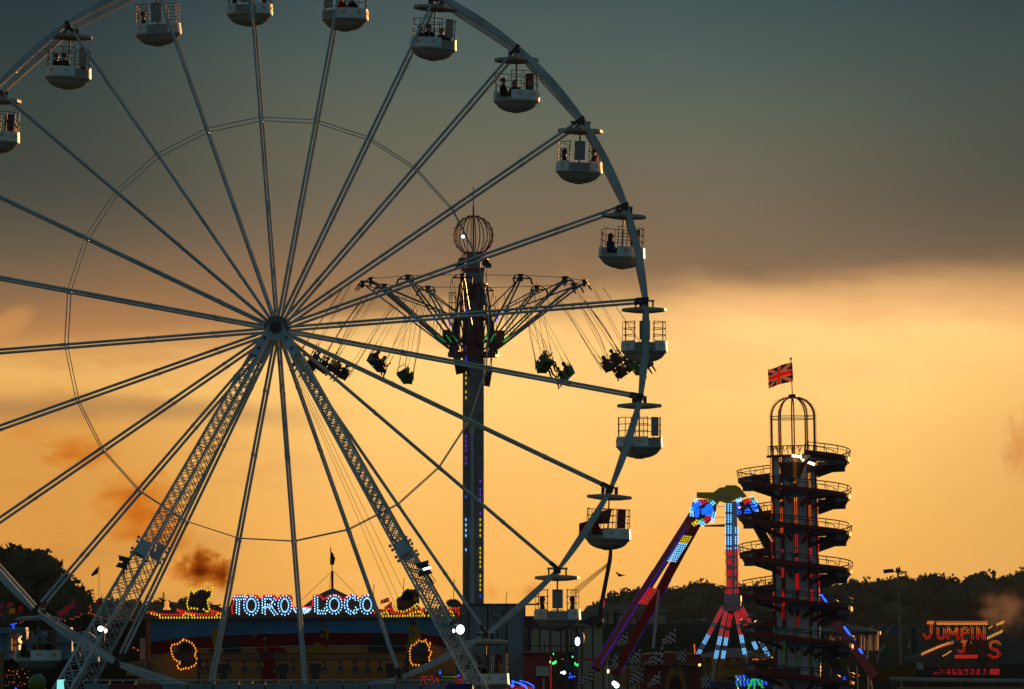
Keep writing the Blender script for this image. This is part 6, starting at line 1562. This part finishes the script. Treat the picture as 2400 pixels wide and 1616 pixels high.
# ================================================================== SMOKE
def smoke(label, c, rad, dens, col, acol, seed, nsc=1.0):
    m = MB(); m.ball(Vector((0, 0, 0)), 1, n=20); 
    me_o = m.build('smoke', [], loc=(0, 0, 0)); me_o.location = c; me_o.scale = rad
    mt = bpy.data.materials.new('smoke_volume'); mt.use_nodes = True; nt = mt.node_tree; nt.nodes.clear()
    def nd(t, **k):
        n = nt.nodes.new(t)
        for a, b in k.items(): setattr(n, a, b)
        return n
    out = nd('ShaderNodeOutputMaterial'); pv = nd('ShaderNodeVolumePrincipled'); tc = nd('ShaderNodeTexCoord')
    ln = nd('ShaderNodeVectorMath', operation='LENGTH'); nt.links.new(tc.outputs['Object'], ln.inputs[0])
    mp = nd('ShaderNodeMapping'); nt.links.new(tc.outputs['Object'], mp.inputs[0]); mp.inputs['Location'].default_value = (seed, seed * .7, 0)
    nz = nd('ShaderNodeTexNoise'); nz.inputs['Scale'].default_value = 2.2 * nsc; nz.inputs['Detail'].default_value = 5; nz.inputs['Roughness'].default_value = .6; nt.links.new(mp.outputs[0], nz.inputs['Vector'])
    ad = nd('ShaderNodeMath', operation='MULTIPLY_ADD'); nt.links.new(nz.outputs['Fac'], ad.inputs[0]); ad.inputs[1].default_value = 1.9; ad.inputs[2].default_value = -.45
    sb = nd('ShaderNodeMath', operation='SUBTRACT'); nt.links.new(ad.outputs[0], sb.inputs[0]); nt.links.new(ln.outputs['Value'], sb.inputs[1])
    mr = nd('ShaderNodeMapRange', interpolation_type='SMOOTHSTEP'); nt.links.new(sb.outputs[0], mr.inputs[0]); mr.inputs[1].default_value = -.25; mr.inputs[2].default_value = .45; mr.inputs[3].default_value = 0; mr.inputs[4].default_value = dens
    nt.links.new(mr.outputs[0], pv.inputs['Density']); pv.inputs['Color'].default_value = (*col, 1); pv.inputs['Absorption Color'].default_value = (*acol, 1)
    pv.inputs['Anisotropy'].default_value = .3
    nt.links.new(pv.outputs[0], out.inputs['Volume'])
    me_o.data.materials.append(mt); tag(me_o, label, 'smoke', kind='stuff'); return me_o
def sm(label, x, y, rx, rz, Y, dens, col, acol, seed, nsc=1.0, dz=None):
    k = Y / FPX; smoke(label, at(x, y, Y), (rx * k, (dz or rx) * k, rz * k), dens, col, acol, seed, nsc)
DK, OR, GY = ((.05, .03, .02), (.50, .22, .0)), ((.10, .10, .10), (.90, .60, .12)), ((.14, .13, .12), (.75, .45, .3))
sm('dark brown smoke puff rising behind the yellow bull head', 475, 1332, 84, 72, 480, 2.0, *DK, 1.3, 1.3)
sm('black smoke core right of the brown puff', 525, 1348, 42, 60, 478, 3.2, *DK, 4.1, 1.3)
sm('brown smoke left of the dark puff', 430, 1335, 66, 50, 484, .8, (.10, .09, .08), (.7, .35, .1), 2.2, 1.3)
sm('orange smoke bank behind the left wheel leg', 330, 1195, 175, 150, 500, .7, *OR, 5.7, 1.4)
sm('orange smoke trailing toward the dark puff', 405, 1265, 90, 80, 498, .7, *OR, 7.7, 1.5)
sm('small orange smoke wisp left of the wheel leg, higher', 185, 1062, 150, 66, 505, .6, *OR, 8.1, 1.4)
sm('faint orange smoke at the left edge', 60, 1010, 120, 45, 520, .16, *OR, 3.1, 1.4)
sm('grey smoke puff between the grey column and the rim', 1248, 1388, 46, 36, 500, 1.1, *GY, 9.2, 1.5)
sm('faint smoke wisp right of the column foot', 1152, 1390, 30, 42, 500, .7, *GY, 3.9, 1.5)
sm('thin brown smoke at the right edge above the trees', 2385, 1050, 60, 130, 600, .55, *GY, 2.9, 1.4)
sm('grey brown smoke drifting before the right tree line', 2350, 1430, 95, 80, 430, .16, (.55, .42, .34), (.6, .5, .4), 6.4, 1.4)
# ================================================================== HAZE
m = MB(); m.box((0, 1190, 34), (2600, 2420, 70)); hz_o = m.build('haze', [], loc=(0, 0, 0)); hz_o['kind'] = 'stuff'; hz_o['label'] = 'thin evening haze over the fairground'
hm = bpy.data.materials.new('haze_air'); hm.use_nodes = True; hn = hm.node_tree; hn.nodes.clear()
ho = hn.nodes.new('ShaderNodeOutputMaterial'); hv = hn.nodes.new('ShaderNodeVolumePrincipled'); hv.inputs['Density'].default_value = .00004; hv.inputs['Color'].default_value = (.45, .58, .68, 1); hv.inputs['Anisotropy'].default_value = 0
hn.links.new(hv.outputs[0], ho.inputs['Volume']); hz_o.data.materials.append(hm)
